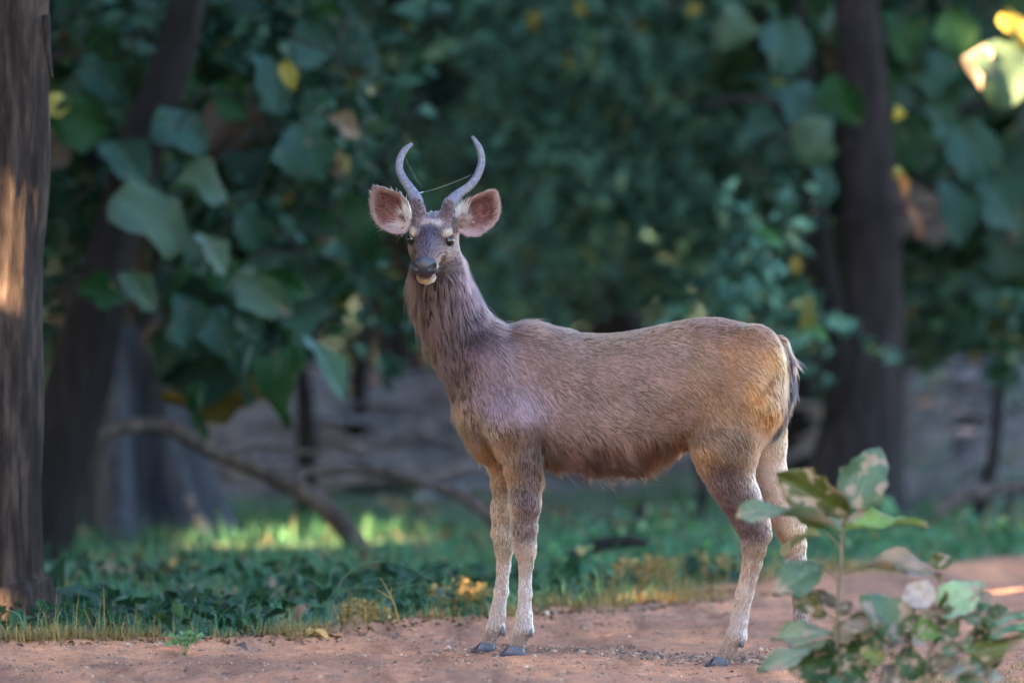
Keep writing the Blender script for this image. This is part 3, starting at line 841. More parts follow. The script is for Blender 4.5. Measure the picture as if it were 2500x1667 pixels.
chain([(1842, 1300, -.13, .050), (1838, 1330, -.13, .043), (1834, 1368, -.13, .033), (1816, 1443, -.125, .0285), (1803, 1505, -.12, .029), (1796, 1545, -.12, .034), (1777, 1582, -.12, .0255), (1769, 1598, -.12, .0245)], .012)
cone(PX(1856, 1275, -.13), PX(1866, 1300, -.13), .022, .018, .02)      # point of the hock
chain([(1835, 985, .11, .14), (1850, 1080, .115, .10), (1878, 1165, .115, .062), (1905, 1230, .115, .058), (1930, 1290, .115, .052)], .035)
chain([(1930, 1290, .115, .052), (1942, 1330, .115, .040), (1946, 1368, .115, .034), (1951, 1443, .112, .026), (1957, 1500, .11, .024), (1956, 1545, .11, .029), (1947, 1583, .11, .024), (1942, 1600, .11, .023)], .012)
cone(PX(1950, 1275, .115), PX(1960, 1295, .115), .022, .017, .02)
# tail
cone(PX(1900, 842, 0), PX(1923, 890, -.03), .034, .026, .03); cone(PX(1923, 890, -.03), PX(1922, 965, -.06), .025, .025, .012)
cone(PX(1922, 965, -.06), PX(1897, 1042, -.075), .025, .010, .008)
# head
ell(H(-.035, -.004, 0), (.10, .064, .068), .03, axes=HAX)
ell(H(-.06, -.025, 0), (.085, .075, .066), .03, axes=HAX)
cone(H(.0, .004, 0), H(.085, -.004, 0), .066, .047, .03); cone(H(.085, -.004, 0), H(.165, -.012, 0), .047, .036, .02)
ell(H(.170, -.022, 0), (.028, .038, .039), .018, axes=HAX)
cone(H(-.05, -.075, 0), H(.06, -.065, 0), .042, .030, .03); cone(H(.06, -.065, 0), H(.140, -.066, 0), .030, .024, .02)
ell(H(.150, -.070, 0), (.030, .021, .033), .008, axes=HAX)
for s in (-1, 1):
    ell(H(-.008, -.034, s * .043), (.078, .046, .036), .03, axes=HAX)
    ell(H(.014, .038, s * .054), (.036, .017, .021), .015, axes=HAX)      # brow
    ell(H(.045, -.024, s * .047), (.03, .016, .018), .015, axes=HAX)      # below the eye
    cone(H(-.020, .044, s * .036), H(-.046, .115, s * .057), .026, .0195, .018)   # pedicle
    cone(H(-.075, .010, s * .050), H(-.088, .035, s * .098), .030, .021, .022)    # ear root

GROOVES = [  # muscle and tendon lines of the near side, photo px; + is a furrow, - a ridge
    ([(1150, 880), (1150, 990), (1185, 1070), (1225, 1130)], 13, .011), ([(1320, 905), (1325, 1010), (1322, 1110)], 22, .007), ([(1215, 800), (1235, 880), (1245, 960)], 16, -.005),
    ([(1100, 800), (1120, 900), (1135, 960)], 12, .006), ([(1600, 1010), (1660, 1060), (1700, 1120)], 16, .010), ([(1690, 830), (1680, 930), (1650, 1010)], 24, .006),
    ([(1790, 1010), (1840, 970), (1880, 920)], 14, .006), ([(1860, 1100), (1842, 1180), (1860, 1240)], 10, .006), ([(1255, 1130), (1262, 1220), (1266, 1290)], 8, .005),
    ([(1296, 1370), (1296, 1500)], 5, .0035), ([(1836, 1380), (1816, 1500)], 5, .004), ([(1735, 1110), (1790, 1210)], 12, .005), ([(1430, 900), (1445, 1060)], 13, .0025), ([(1480, 900), (1498, 1065)], 13, .0025), ([(1535, 905), (1552, 1060)], 13, .0025),
    ([(1760, 840), (1800, 862)], 16, -.006)]
def sdf_body(P):
    d = np.full(len(P), .3)
    for fn, c, reach, k in PRIMS:
        m = np.abs(P - c).max(1) < reach
        if not m.any(): continue
        d[m] = smin(d[m], fn(P[m]), k)
    for e in EYES:
        m = np.abs(P - e).max(1) < .06
        if m.any(): d[m] = np.maximum(d[m], -(np.linalg.norm(P[m] - e, axis=1) - .0172))
    # hollows: groove between neck and shoulder, flank, throat line
    for c, r, a in ((PX(1140, 985, -.145), .075, .010), (PX(1660, 1010, -.235), .10, .016), (PX(1385, 1010, -.235), .08, .008)):
        q = np.linalg.norm(P - c, axis=1)
        d += a * np.exp(-(q / r) ** 2)
    m = P[:, 1] < -.02
    if m.any():
        X_ = P[m, 0] * 700 + 1250; Z_ = 1600 - P[m, 2] * 700; e_ = np.zeros(m.sum())
        for pts, wd, dp in GROOVES:
            bd = np.full(len(X_), 1e9)
            for (xa, ya), (xb, yb) in zip(pts[:-1], pts[1:]):
                vx, vy = xb - xa, yb - ya; t_ = np.clip(((X_ - xa) * vx + (Z_ - ya) * vy) / (vx * vx + vy * vy), 0, 1)
                bd = np.minimum(bd, (X_ - xa - t_ * vx) ** 2 + (Z_ - ya - t_ * vy) ** 2)
            e_ += dp * np.exp(-bd / wd ** 2)
        d[m] += e_
    return d

def surface_net(fn, lo, hi, h, band=.03, block=8):
    lo = np.asarray(lo, float); n = (np.ceil((np.asarray(hi) - lo) / h / block).astype(int) * block)
    nb = n // block; hb = h * block
    I = np.stack(np.meshgrid(*[np.arange(k) for k in nb], indexing='ij'), -1).reshape(-1, 3)
    dc = fn(lo + (I + .5) * hb)
    G = np.repeat(np.repeat(np.repeat(dc.reshape(nb).astype(np.float32), block, 0), block, 1), block, 2)
    act = I[np.abs(dc) < hb * 1.1 + band]
    o = np.stack(np.meshgrid(*[np.arange(block)] * 3, indexing='ij'), -1).reshape(-1, 3)
    for s in range(0, len(act), 1500):
        A = act[s:s + 1500]
        idx = (A[:, None, :] * block + o[None]).reshape(-1, 3)
        G[idx[:, 0], idx[:, 1], idx[:, 2]] = fn(lo + idx * h)
    S = G < 0
    cnt = np.zeros(tuple(k - 1 for k in n), np.uint8)
    for a in (0, 1):
        for b_ in (0, 1):
            for c in (0, 1):
                cnt += S[a:n[0] - 1 + a, b_:n[1] - 1 + b_, c:n[2] - 1 + c]
    cells = np.argwhere((cnt > 0) & (cnt < 8))
    ids = np.full(cnt.shape, -1, np.int32); ids[tuple(cells.T)] = np.arange(len(cells))
    offs = np.array([(a, b_, c) for a in (0, 1) for b_ in (0, 1) for c in (0, 1)])
    vals = np.stack([G[tuple((cells + q).T)] for q in offs], 1)
    acc = np.zeros((len(cells), 3)); num = np.zeros(len(cells))
    for p in range(8):
        for q in range(p + 1, 8):
            if np.abs(offs[p] - offs[q]).sum() != 1: continue
            a, b_ = vals[:, p], vals[:, q]; m = (a < 0) != (b_ < 0)
            t = np.where(m, a / np.where(m, a - b_, 1), 0)
            pt = offs[p] + t[:, None] * (offs[q] - offs[p])
            acc[m] += pt[m]; num[m] += 1
    V = lo + (cells + acc / num[:, None]) * h
    F = []
    for ax in range(3):
        a1, a2 = (ax + 1) % 3, (ax + 2) % 3
        sl0 = [slice(None)] * 3; sl1 = [slice(None)] * 3
        sl0[ax] = slice(0, -1); sl1[ax] = slice(1, None)
        s0 = S[tuple(sl0)]; s1 = S[tuple(sl1)]
        e = np.argwhere(s0 != s1)
        e = e[(e[:, a1] > 0) & (e[:, a2] > 0) & (e[:, a1] < n[a1] - 1) & (e[:, a2] < n[a2] - 1)]
        u = np.zeros(3, int); u[a1] = 1; w = np.zeros(3, int); w[a2] = 1
        q = np.stack([ids[tuple((e - u - w).T)], ids[tuple((e - w).T)], ids[tuple(e.T)], ids[tuple((e - u).T)]], 1)
        flip = ~s0[tuple(e.T)]
        q[flip] = q[flip][:, ::-1]
        F.append(q)
    return V, np.vstack(F)

def lap(V, F, it, lam=.5):
    E = np.vstack([F[:, [0, 1]], F[:, [1, 2]], F[:, [2, 3]], F[:, [3, 0]]])
    E = np.vstack([E, E[:, ::-1]])
    deg = np.bincount(E[:, 0], minlength=len(V)).astype(float)
    for _ in range(it):
        S = np.stack([np.bincount(E[:, 0], V[E[:, 1], k], len(V)) for k in range(3)], 1) / deg[:, None]
        V = V + lam * (S - V)
    return V

BV, BF = surface_net(sdf_body, (-.42, -.40, -.02), (1.06, .30, 1.62), .0052)
BV = lap(BV, BF, 2)

def vert_normals(V, F):
    n = np.cross(V[F[:, 2]] - V[F[:, 0]], V[F[:, 3]] - V[F[:, 1]])
    out = np.zeros_like(V)
    for k in range(4):
        for a in range(3): out[:, a] += np.bincount(F[:, k], n[:, a], len(V))
    return out / (np.linalg.norm(out, axis=1, keepdims=True) + 1e-12)
BN = vert_normals(BV, BF)

# ---- coat: colour, length, lie and lift of the hair, set at points of the near side (photo px)
COAT = [  # px, py, (r,g,b), length, (dx,dy) lie of the hair, spread
    # neck and mane
    (1010, 700, (.125, .092, .080), .070, (-.35, 1)), (1030, 755, (.115, .083, .073), .065, (-.2, 1)), (1085, 740, (.125, .092, .085), .055, (.25, 1)),
    (1130, 700, (.135, .102, .098), .055, (.4, 1)), (1100, 800, (.115, .084, .077), .045, (.2, 1)), (1150, 800, (.12, .09, .085), .040, (.5, 1)),
    (1060, 850, (.12, .084, .070), .045, (.1, 1)), (1120, 900, (.125, .09, .082), .035, (.35, 1)), (1090, 930, (.13, .092, .074), .035, (.3, 1)),
    (1050, 640, (.10, .075, .066), .045, (.1, 1)), (1115, 640, (.14, .106, .10), .045, (.35, 1)),
    # withers and back
    (1220, 775, (.12, .085, .072), .045, (1, .35)), (1330, 795, (.15, .10, .075), .035, (1, .2)), (1480, 815, (.175, .115, .078), .026, (1, .12)),
    (1620, 795, (.19, .115, .075), .026, (1, .10)), (1750, 780, (.16, .092, .065), .028, (1, .15)), (1850, 815, (.20, .12, .08), .030, (1, .5)),
    # side
    (1200, 880, (.17, .125, .105), .027, (.55, 1)), (1200, 980, (.20, .155, .145), .025, (.5, 1)), (1170, 1050, (.155, .112, .085), .03, (.5, 1)),
    (1290, 880, (.20, .138, .103), .025, (.8, .75)), (1300, 1000, (.215, .165, .145), .025, (.7, .9)), (1400, 900, (.20, .137, .10), .024, (1, .5)),
    (1400, 1020, (.20, .142, .108), .025, (.9, .6)), (1520, 900, (.205, .138, .10), .024, (1, .45)), (1520, 1030, (.20, .138, .10), .025, (1, .4)),
    (1620, 880, (.205, .137, .098), .024, (1, .55)), (1630, 1030, (.19, .125, .084), .026, (.9, .5)),
    # belly
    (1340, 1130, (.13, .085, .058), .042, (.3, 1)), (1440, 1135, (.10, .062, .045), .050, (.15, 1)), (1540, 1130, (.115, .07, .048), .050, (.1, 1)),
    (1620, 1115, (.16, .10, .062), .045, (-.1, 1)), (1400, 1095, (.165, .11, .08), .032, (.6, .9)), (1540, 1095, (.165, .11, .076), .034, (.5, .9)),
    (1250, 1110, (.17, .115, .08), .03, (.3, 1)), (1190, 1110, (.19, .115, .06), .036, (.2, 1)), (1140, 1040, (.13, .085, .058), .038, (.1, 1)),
    # haunch
    (1720, 900, (.215, .14, .098), .024, (1, .65)), (1800, 880, (.235, .15, .10), .025, (.9, .9)), (1880, 880, (.27, .16, .09), .028, (.7, 1)),
    (1850, 960, (.26, .142, .068), .026, (.7, 1)), (1780, 980, (.205, .128, .082), .025, (.75, 1)), (1890, 1020, (.215, .12, .065), .028, (.35, 1)),
    (1720, 1060, (.18, .12, .083), .024, (.8, 1)), (1800, 1090, (.155, .103, .072), .022, (.5, 1)), (1700, 1110, (.22, .135, .075), .022, (.5, 1)),
    # legs
    (1280, 1120, (.135, .10, .09), .018, (.1, 1)), (1280, 1210, (.125, .092, .084), .013, (.0, 1)), (1280, 1290, (.17, .132, .118), .011, (0, 1)),
    (1282, 1350, (.27, .205, .155), .010, (0, 1)), (1282, 1450, (.31, .245, .20), .010, (0, 1)), (1282, 1510, (.32, .25, .195), .011, (0, 1)), (1268, 1565, (.22, .16, .11), .012, (-.3, 1)),
    (1225, 1150, (.29, .19, .135), .012, (0, 1)), (1225, 1250, (.29, .215, .165), .010, (0, 1)), (1228, 1320, (.31, .24, .19), .010, (0, 1)), (1222, 1440, (.31, .225, .165), .010, (0, 1)), (1212, 1510, (.32, .25, .19), .010, (0, 1)), (1198, 1565, (.21, .15, .105), .012, (-.3, 1)),
    (1770, 1170, (.13, .092, .076), .016, (.3, 1)), (1810, 1240, (.115, .085, .078), .013, (.3, 1)), (1840, 1300, (.145, .11, .10), .011, (.1, 1)), (1850, 1340, (.21, .145, .095), .011, (0, 1)),
    (1838, 1390, (.27, .175, .105), .011, (-.15, 1)), (1815, 1450, (.31, .22, .15), .010, (-.2, 1)), (1800, 1530, (.30, .225, .17), .011, (-.2, 1)), (1775, 1580, (.22, .155, .105), .012, (-.4, 1)),
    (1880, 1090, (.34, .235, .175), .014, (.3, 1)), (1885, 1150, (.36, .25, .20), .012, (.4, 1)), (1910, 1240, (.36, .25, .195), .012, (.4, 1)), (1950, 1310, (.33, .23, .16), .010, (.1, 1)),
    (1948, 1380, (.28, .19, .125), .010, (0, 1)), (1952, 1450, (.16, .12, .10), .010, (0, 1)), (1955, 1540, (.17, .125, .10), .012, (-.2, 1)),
    # tail
    (1940, 880, (.20, .13, .085), .035, (.15, 1)), (1950, 930, (.14, .095, .07), .035, (.0, 1)), (1940, 985, (.06, .045, .04), .035, (-.2, 1)),
]
CP = np.array([(q[0], q[1]) for q in COAT], float); CC = np.array([q[2] for q in COAT])
_lo = np.clip((CP[:, 1:] - 1320) / 60, 0, 1)                   # the cannons are paler
_bd = (CP[:, :1] > 1170) & (CP[:, :1] < 1720) & (CP[:, 1:] > 830) & (CP[:, 1:] < 1100)
CC = np.where(_bd, CC * np.array([1.02, 1.0, 1.13]), CC)
CC = CC * (1 + .16 * _lo); CC = CC * (1 - .35 * _lo) + CC.mean(1, keepdims=True) * .35 * _lo * np.array([1.08, 1.0, .92])
_nk = (CP[:, :1] < 1160) & (CP[:, 1:] < 950)                   # neck and mane are darker
CC = np.where(_nk, CC * np.array([.56, .49, .55]), CC)
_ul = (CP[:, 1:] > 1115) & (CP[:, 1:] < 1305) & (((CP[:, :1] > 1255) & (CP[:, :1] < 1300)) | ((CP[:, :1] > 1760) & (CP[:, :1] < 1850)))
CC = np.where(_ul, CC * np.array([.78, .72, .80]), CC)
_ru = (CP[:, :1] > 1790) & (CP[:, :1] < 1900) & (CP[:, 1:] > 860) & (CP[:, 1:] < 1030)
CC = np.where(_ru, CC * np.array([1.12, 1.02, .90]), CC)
_sh = (CP[:, :1] > 1180) & (CP[:, :1] < 1320) & (CP[:, 1:] > 870) & (CP[:, 1:] < 1010)  # lavender sheen of the shoulder, tinted into the coat colour
CC = np.where(_sh, CC * np.array([1.03, 1.0, 1.06]), CC)
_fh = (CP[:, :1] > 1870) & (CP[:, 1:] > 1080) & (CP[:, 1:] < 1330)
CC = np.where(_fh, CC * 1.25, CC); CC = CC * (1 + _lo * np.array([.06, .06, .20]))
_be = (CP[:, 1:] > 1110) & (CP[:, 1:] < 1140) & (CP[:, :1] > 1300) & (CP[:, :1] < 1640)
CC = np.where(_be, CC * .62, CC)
CL = np.array([q[3] for q in COAT]); CL = np.where(CL < .034, np.maximum(CL * .66, .0095), np.where(CP[:, 0] < 1160, CL * .74, CL * .8)); CD = np.array([q[4] for q in COAT], float)
CD /= np.linalg.norm(CD, axis=1, keepdims=True)
def coat(P):
    q = np.stack([P[:, 0] * 700 + 1250, 1600 - P[:, 2] * 700], 1)
    C = np.zeros((len(P), 3)); L = np.zeros(len(P)); Dv = np.zeros((len(P), 2))
    for s in range(0, len(P), 60000):
        d2 = ((q[s:s + 60000, None, :] - CP[None]) ** 2).sum(2)
        w = 1 / (d2 + 18 ** 2) ** 2
        # the two legs of a pair lie apart: match by side
        w /= w.sum(1, keepdims=True)
        C[s:s + 60000] = w @ CC; L[s:s + 60000] = w @ CL; Dv[s:s + 60000] = w @ CD
    hl = (P - HO) @ HAX.T                                    # head-local f,u,r
    f, u, r = hl[:, 0], hl[:, 1], hl[:, 2]
    head = np.clip((f + .085 + .30 * np.clip(u + .05, -.12, .12)) / .05, 0, 1) * np.clip((u + .115) / .03, 0, 1) * (np.abs(r) < .14) * (P[:, 2] > 1.2)
    hc = np.tile(np.array([.165, .122, .112]), (len(P), 1))
    def blot(c, rad, colr, amt=1.0):
        d = ((f - c[0]) / rad[0]) ** 2 + ((u - c[1]) / rad[1]) ** 2 + ((np.abs(r) - c[2]) / rad[2]) ** 2
        a = amt * np.exp(-d ** 1.5)[:, None]
        hc[:] = hc * (1 - a) + np.array(colr) * a
    blot((.05, .05, 0), (.075, .05, .040), (.075, .065, .076), .95)        # dark blaze of the face
    blot((.10, .03, 0), (.06, .04, .028), (.13, .105, .115), .8)
    blot((.004, .070, .018), (.022, .03, .035), (.40, .32, .28), .9)       # pale line over the brow
    blot((-.03, .10, .045), (.04, .05, .03), (.16, .13, .135), .9)
    blot((.03, .042, .060), (.03, .015, .02), (.40, .31, .24), .9)       # brows
    blot((.05, -.018, .06), (.035, .020, .02), (.38, .30, .24), .85)       # cheek
    blot((.10, -.03, .042), (.05, .03, .02), (.14, .095, .065), .8)
    blot((.05, -.04, .065), (.06, .02, .02), (.18, .125, .085), .6)
    blot((.0, -.08, .03), (.10, .035, .06), (.09, .066, .058), .9)        # throat
    blot((.158, -.079, 0), (.040, .021, .040), (.52, .38, .26), 1.0)      # pale chin
    blot((.135, -.045, .03), (.03, .012, .02), (.10, .07, .06), .8)       # mouth line
    blot((-.08, .02, .10), (.05, .05, .035), (.34, .26, .20), .9)
    blot((.072, .004, .046), (.018, .006, .008), (.02, .016, .018), .95)    # face gland
    blot((.03, .014, .066), (.03, .024, .018), (.05, .04, .04), .8)          # round the eye
    blot((.03, .042, .060), (.025, .011, .02), (.40, .31, .24), .9)         # ear roots
    # the tail: brown above, black below
    ta = np.array([PX(1900, 842, 0), PX(1923, 890, -.03), PX(1922, 965, -.06), PX(1897, 1042, -.075)])
    best = np.full(len(P), 9.0); tt = np.zeros(len(P))
    for i in range(3):
        ba = ta[i + 1] - ta[i]; k = np.clip(((P - ta[i]) @ ba) / (ba @ ba), 0, 1)
        q_ = np.linalg.norm(P - ta[i] - k[:, None] * ba, axis=1); m_ = q_ < best
        best[m_] = q_[m_]; tt[m_] = (i + k[m_]) / 3
    tl = (np.clip((.036 - best) / .008, 0, 1) * np.clip((tt - .06) / .10, 0, 1))[:, None]
    tc = np.array([.13, .085, .062]) * np.clip(1 - (tt[:, None] - .25) / .25, 0, 1) + np.array([.016, .013, .017])
    C = C * (1 - tl) + tc * tl; L = L * (1 - tl[:, 0]) + .034 * tl[:, 0]
    Dv = Dv * (1 - tl) + np.array([-.12, 1.0]) * tl
    # grizzled mane
    a = head[:, None]
    hc = hc * np.where((hc.mean(1, keepdims=True) < .25), np.array([.76, .72, .76]), 1.0)
    C = C * (1 - a) + hc * a
    hd = -HF * .9 + HU * .1 + np.array([0, 0, -.25])
    T = np.stack([Dv[:, 0], np.zeros(len(P)), -Dv[:, 1]], 1)
    T = T * (1 - a) + hd * a
    Lh = .009 + .012 * np.clip((-.02 - f) / .08, 0, 1) + .02 * np.clip((-u - .08) / .03, 0, 1)
    L = L * (1 - head) + Lh * head
    return C, L, T, head, hl

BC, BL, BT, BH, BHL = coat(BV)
deer = thing('deer', 'brown sambar deer with two curved antlers standing side-on, head turned to the viewer', 'deer', (1.571e-9, 0, 0))
deer.location = (0, 0, 0)
bm_ = mesh_np('body', BV, BF)
mot = sinoise(31, 16, 25, 120, 3)(BV)
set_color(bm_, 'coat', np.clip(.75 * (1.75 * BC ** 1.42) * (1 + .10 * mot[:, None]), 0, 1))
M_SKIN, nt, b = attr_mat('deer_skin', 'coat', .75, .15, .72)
body = link('body', bm_, M_SKIN, deer)

# ---- hair
def tone(C):
    """hair colour that reads as C once the sheen of the hair is added"""
    g = C.mean(1, keepdims=True)
    C = g + (C - g) * 1.12
    return np.clip(1.56 * np.clip(C, 0, 1) ** 1.44 * np.array([1.10, .94, 1.05]), .003, .85)
def grow(name, V, F, VN, dens, length, lie, colour, seed, parent, mat, rad=.00036, npt=5, lift=.13, curl=.12, clump=.8, lock=6):
    """hair in small locks: the hairs of a lock share bend, length and shade and draw together at the tip"""
    r = R(seed)
    tri = np.vstack([F[:, [0, 1, 2]], F[:, [0, 2, 3]]]) if F.shape[1] == 4 else F
    a, b_, c = V[tri[:, 0]], V[tri[:, 1]], V[tri[:, 2]]
    area = .5 * np.linalg.norm(np.cross(b_ - a, c - a), axis=1)
    w = area * dens[tri].mean(1)
    n = int(w.sum() / lock); cdf = np.cumsum(w) / w.sum()
    t = np.searchsorted(cdf, r.rand(n)); t = np.minimum(t, len(tri) - 1)
    u, v = r.rand(n, 1), r.rand(n, 1); fl = (u + v) > 1; u = np.where(fl, 1 - u, u); v = np.where(fl, 1 - v, v)
    bar = lambda A: A[tri[t, 0]] * (1 - u - v) + A[tri[t, 1]] * u + A[tri[t, 2]] * v
    P = bar(V); Nn = bar(VN); Nn /= np.linalg.norm(Nn, axis=1, keepdims=True)
    L = bar(length[:, None])[:, 0]; T = bar(lie); C = tone(bar(colour))
    tn = [sinoise(seed + 5 + k, 14, 40, 200, 3)(P) for k in range(4)]
    T = T / (np.linalg.norm(T, axis=1, keepdims=True) + 1e-9)
    T = T + (.13 + 3.2 * np.clip(L - .022, 0, .03))[:, None] * clump * np.stack([tn[0], tn[1], tn[2]], 1) + .10 * r.randn(n, 3)
    T -= Nn * (T * Nn).sum(1, keepdims=True); T /= np.linalg.norm(T, axis=1, keepdims=True) + 1e-9
    L = L * np.exp((.20 + 5 * np.clip(L - .025, 0, .03)) * r.randn(n)) * (1 + .12 * clump * np.clip(tn[3], -2, 2))
    lf = lift * (1 + .45 * r.randn(n)) * (1 + 1.8 * np.clip((L - .024) / .03, 0, 1))
    lf = np.where(L < .018, np.maximum(lf, .0) + .12, lf)
    # the fringe under belly and brisket hangs free
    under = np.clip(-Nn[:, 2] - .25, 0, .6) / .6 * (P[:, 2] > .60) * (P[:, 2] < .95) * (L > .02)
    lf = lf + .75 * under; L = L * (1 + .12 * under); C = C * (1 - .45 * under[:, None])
    C = C * np.exp(.20 * np.clip((L - .008) / .010, .4, 1) * r.randn(n) + .07 * np.clip(tn[3], -2, 2))[:, None]
    X = np.cross(Nn, T)
    rep = lambda A: np.repeat(A, lock, 0)
    m_ = n * lock
    spread = (np.clip(L, .006, .05) / .025) ** .8
    oa = r.randn(m_) * .0013 * rep(spread); ot = r.randn(m_) * .0055 * rep(spread)
    P, Nn, T, X, C, lf = map(rep, (P, Nn, T, X, C, lf)); L = rep(L) * np.exp(.12 * r.randn(m_))
    lf = lf * (1 + .25 * r.randn(m_)); n = m_
    s = np.linspace(0, 1, npt)[None, :, None]
    grav = np.array([0, 0, -1.0]) * (np.clip(L, 0, .06)[:, None] * 4.0)
    K = (P - Nn * np.minimum(.0012, .05 * L)[:, None] + T * ot[:, None])[:, None, :] + X[:, None, :] * oa[:, None, None] * (1 - .55 * s) \
        + L[:, None, None] * (s * T[:, None, :] + (lf[:, None, None] * (s - .55 * s ** 2)) * Nn[:, None, :]
        + .5 * s ** 2 * grav[:, None, :] + curl * s ** 2 * .30 * r.randn(n, 1, 3))
    fine = np.clip((L - .009) / .012, .35, 1)
    shade = np.exp(.18 * fine * r.randn(n))[:, None]
    pale = (r.rand(n, 1) < .06 * fine[:, None] ** 2) * .8 + 1
    C = np.clip(C * shade * pale, .003, .85)
    hc = bpy.data.hair_curves.new(name)
    hc.add_curves([npt] * n)
    hc.attributes['position'].data.foreach_set('vector', K.astype(np.float32).ravel())
    rr = (rad * (L / .025) ** .3)[:, None] * np.array([1.0, 1.0, .85, .6, .12])[None, :npt]
    ra = hc.attributes.get('radius') or hc.attributes.new('radius', 'FLOAT', 'POINT')
    ra.data.foreach_set('value', rr.astype(np.float32).ravel())
    ca = hc.attributes.new('fur_color', 'FLOAT_COLOR', 'CURVE')
    C4 = np.ones((n, 4), np.float32); C4[:, :3] = C
    ca.data.foreach_set('color', C4.ravel())
    hc.materials.append(mat)
    o = bpy.data.objects.new(name, hc); col.objects.link(o); o.parent = parent
    return o, n

m, nt, b, out = new_mat('fur')
nt.nodes.remove(b)
hb = nt.nodes.new('ShaderNodeBsdfHairPrincipled')
hb.model = 'CHIANG'; hb.parametrization = 'COLOR'
at = nt.nodes.new('ShaderNodeAttribute'); at.attribute_name = 'fur_color'
nt.links.new(at.outputs['Color'], hb.inputs['Color'])
hb.inputs['Roughness'].default_value = .33
hb.inputs['Radial Roughness'].default_value = .55
hb.inputs['Coat'].default_value = .0
hb.inputs['Random Roughness'].default_value = .2
nt.links.new(hb.outputs[0], out.inputs['Surface'])
M_FUR = m

nose_d = np.linalg.norm((BHL - np.array([.186, -.012, 0])) / np.array([.028, .036, .042]), axis=1)
hoofz = BV[:, 2] < np.where(BV[:, 0] < .3, .036, .004)
near = np.where(BN[:, 1] < .35, 1.0, .35)
dens = 1.25e5 * (.022 / np.clip(BL, .009, .05)) ** .9
dens = np.where(BH > .5, 4.2e5, dens) * near
dens = np.where((nose_d < 1.0) | hoofz, 0, dens)
ed = np.minimum(*[np.linalg.norm(BV - e, axis=1) for e in EYES])
dens = np.where(ed < .0245, 0, dens)
lift_len = BL.copy()
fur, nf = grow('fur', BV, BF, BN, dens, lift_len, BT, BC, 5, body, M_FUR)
print('hairs', nf)

# ---- eyes
m, nt, b, out = new_mat('eye')
b.inputs['Base Color'].default_value = (.006, .004, .004, 1); b.inputs['Roughness'].default_value = .06
b.inputs['Specular IOR Level'].default_value = .6
M_EYE = m
def uv_sphere(rad, nu=20, nv=12):
    V = []; 
    for i in range(nv + 1):
        ph = math.pi * i / nv
        for j in range(nu):
            th = 2 * math.pi * j / nu
            V.append((rad * math.sin(ph) * math.cos(th), rad * math.sin(ph) * math.sin(th), rad * math.cos(ph)))
    F = [(i * nu + j, (i + 1) * nu + j, (i + 1) * nu + (j + 1) % nu, i * nu + (j + 1) % nu) for i in range(nv) for j in range(nu)]
    return np.array(V), np.array(F)
for e in EYES:
    V, F = uv_sphere(.0188)
    link('eye', mesh_np('eye', V + e, F), M_EYE, deer)

# ---- nose pad
def sdf_nose(P):
    q = (P - HO) @ HAX.T
    d = d_ell(q, np.array([.180, -.010, 0]), (.029, .037, .038))
    for s in (-1, 1):
        d = smin(d, d_ell(q, np.array([.181, -.013, s * .028]), (.024, .024, .020)), .010)
        a = np.array([.210, -.006, s * .023]); t = np.array([.192, .0, s * .035])
        ba = t - a; k = np.clip(((q - a) @ ba) / (ba @ ba), 0, 1)
        d = np.maximum(d, -(np.linalg.norm((q - a - k[:, None] * ba) * np.array([.6, 1, 1]), axis=1) - .0078))
    return d
cN = H(.18, -.01, 0)
NV, NF = surface_net(sdf_nose, cN - .06, cN + .06, .0021, .01)
m, nt, b, out = new_mat('nose_pad')
v = coords(nt); vo = nt.nodes.new('ShaderNodeTexVoronoi'); vo.inputs['Scale'].default_value = 330
nt.links.new(v, vo.inputs['Vector'])
b.inputs['Base Color'].default_value = (.022, .021, .030, 1); b.inputs['Roughness'].default_value = .36
b.inputs['Specular IOR Level'].default_value = .55
bump(nt, b, vo.outputs['Distance'], .5, .002)
link('nose', mesh_np('nose', lap(NV, NF, 1), NF), m, deer)

# ---- antlers
m, nt, b, out = new_mat('antler')
v = coords(nt); f = noise(nt, v, 90, 5, .65); f2 = noise(nt, v, 22, 3)
c = ramp(nt, f, [(.3, (.055, .050, .072)), (.55, (.115, .105, .145)), (.75, (.21, .19, .23))])
c = mixc(nt, ramp(nt, f2, [(.5, (0, 0, 0)), (.75, (.5, .5, .5))]), c, (.16, .125, .11))
nt.links.new(c, b.inputs['Base Color']); b.inputs['Roughness'].default_value = .6
bump(nt, b, f, .9, .003)
M_ANT = m
def antler(pts, rad, seed):
    P = spline(np.array([PX(*p) for p in pts]), 46)
    V, F = tube(P, np.interp(np.linspace(0, 1, 46), np.linspace(0, 1, len(rad)), rad), 18, .10, seed, 6)
    return link('antler', mesh_np('antler', V, F), M_ANT, deer)
pl = H(-.040, .100, -.050); pr = H(-.040, .100, .050)
def topx(p): return (p[0] * 700 + 1250, 1600 - p[2] * 700, p[1])
antler([topx(pl), (1017, 489, -.115), (1005, 466, -.10), (987, 440, -.08), (976, 414, -.06), (978, 388, -.045), (989, 367, -.03), (1006, 352, -.02)],
       [.0215, .0225, .0165, .0138, .0128, .0120, .0108, .006], 3)
antler([topx(pr), (1107, 488, -.115), (1121, 473, -.10), (1146, 455, -.08), (1166, 428, -.06), (1176, 395, -.045), (1170, 362, -.03), (1153, 334, -.02)],
       [.0215, .0225, .017, .0142, .0132, .0122, .0105, .005], 4)

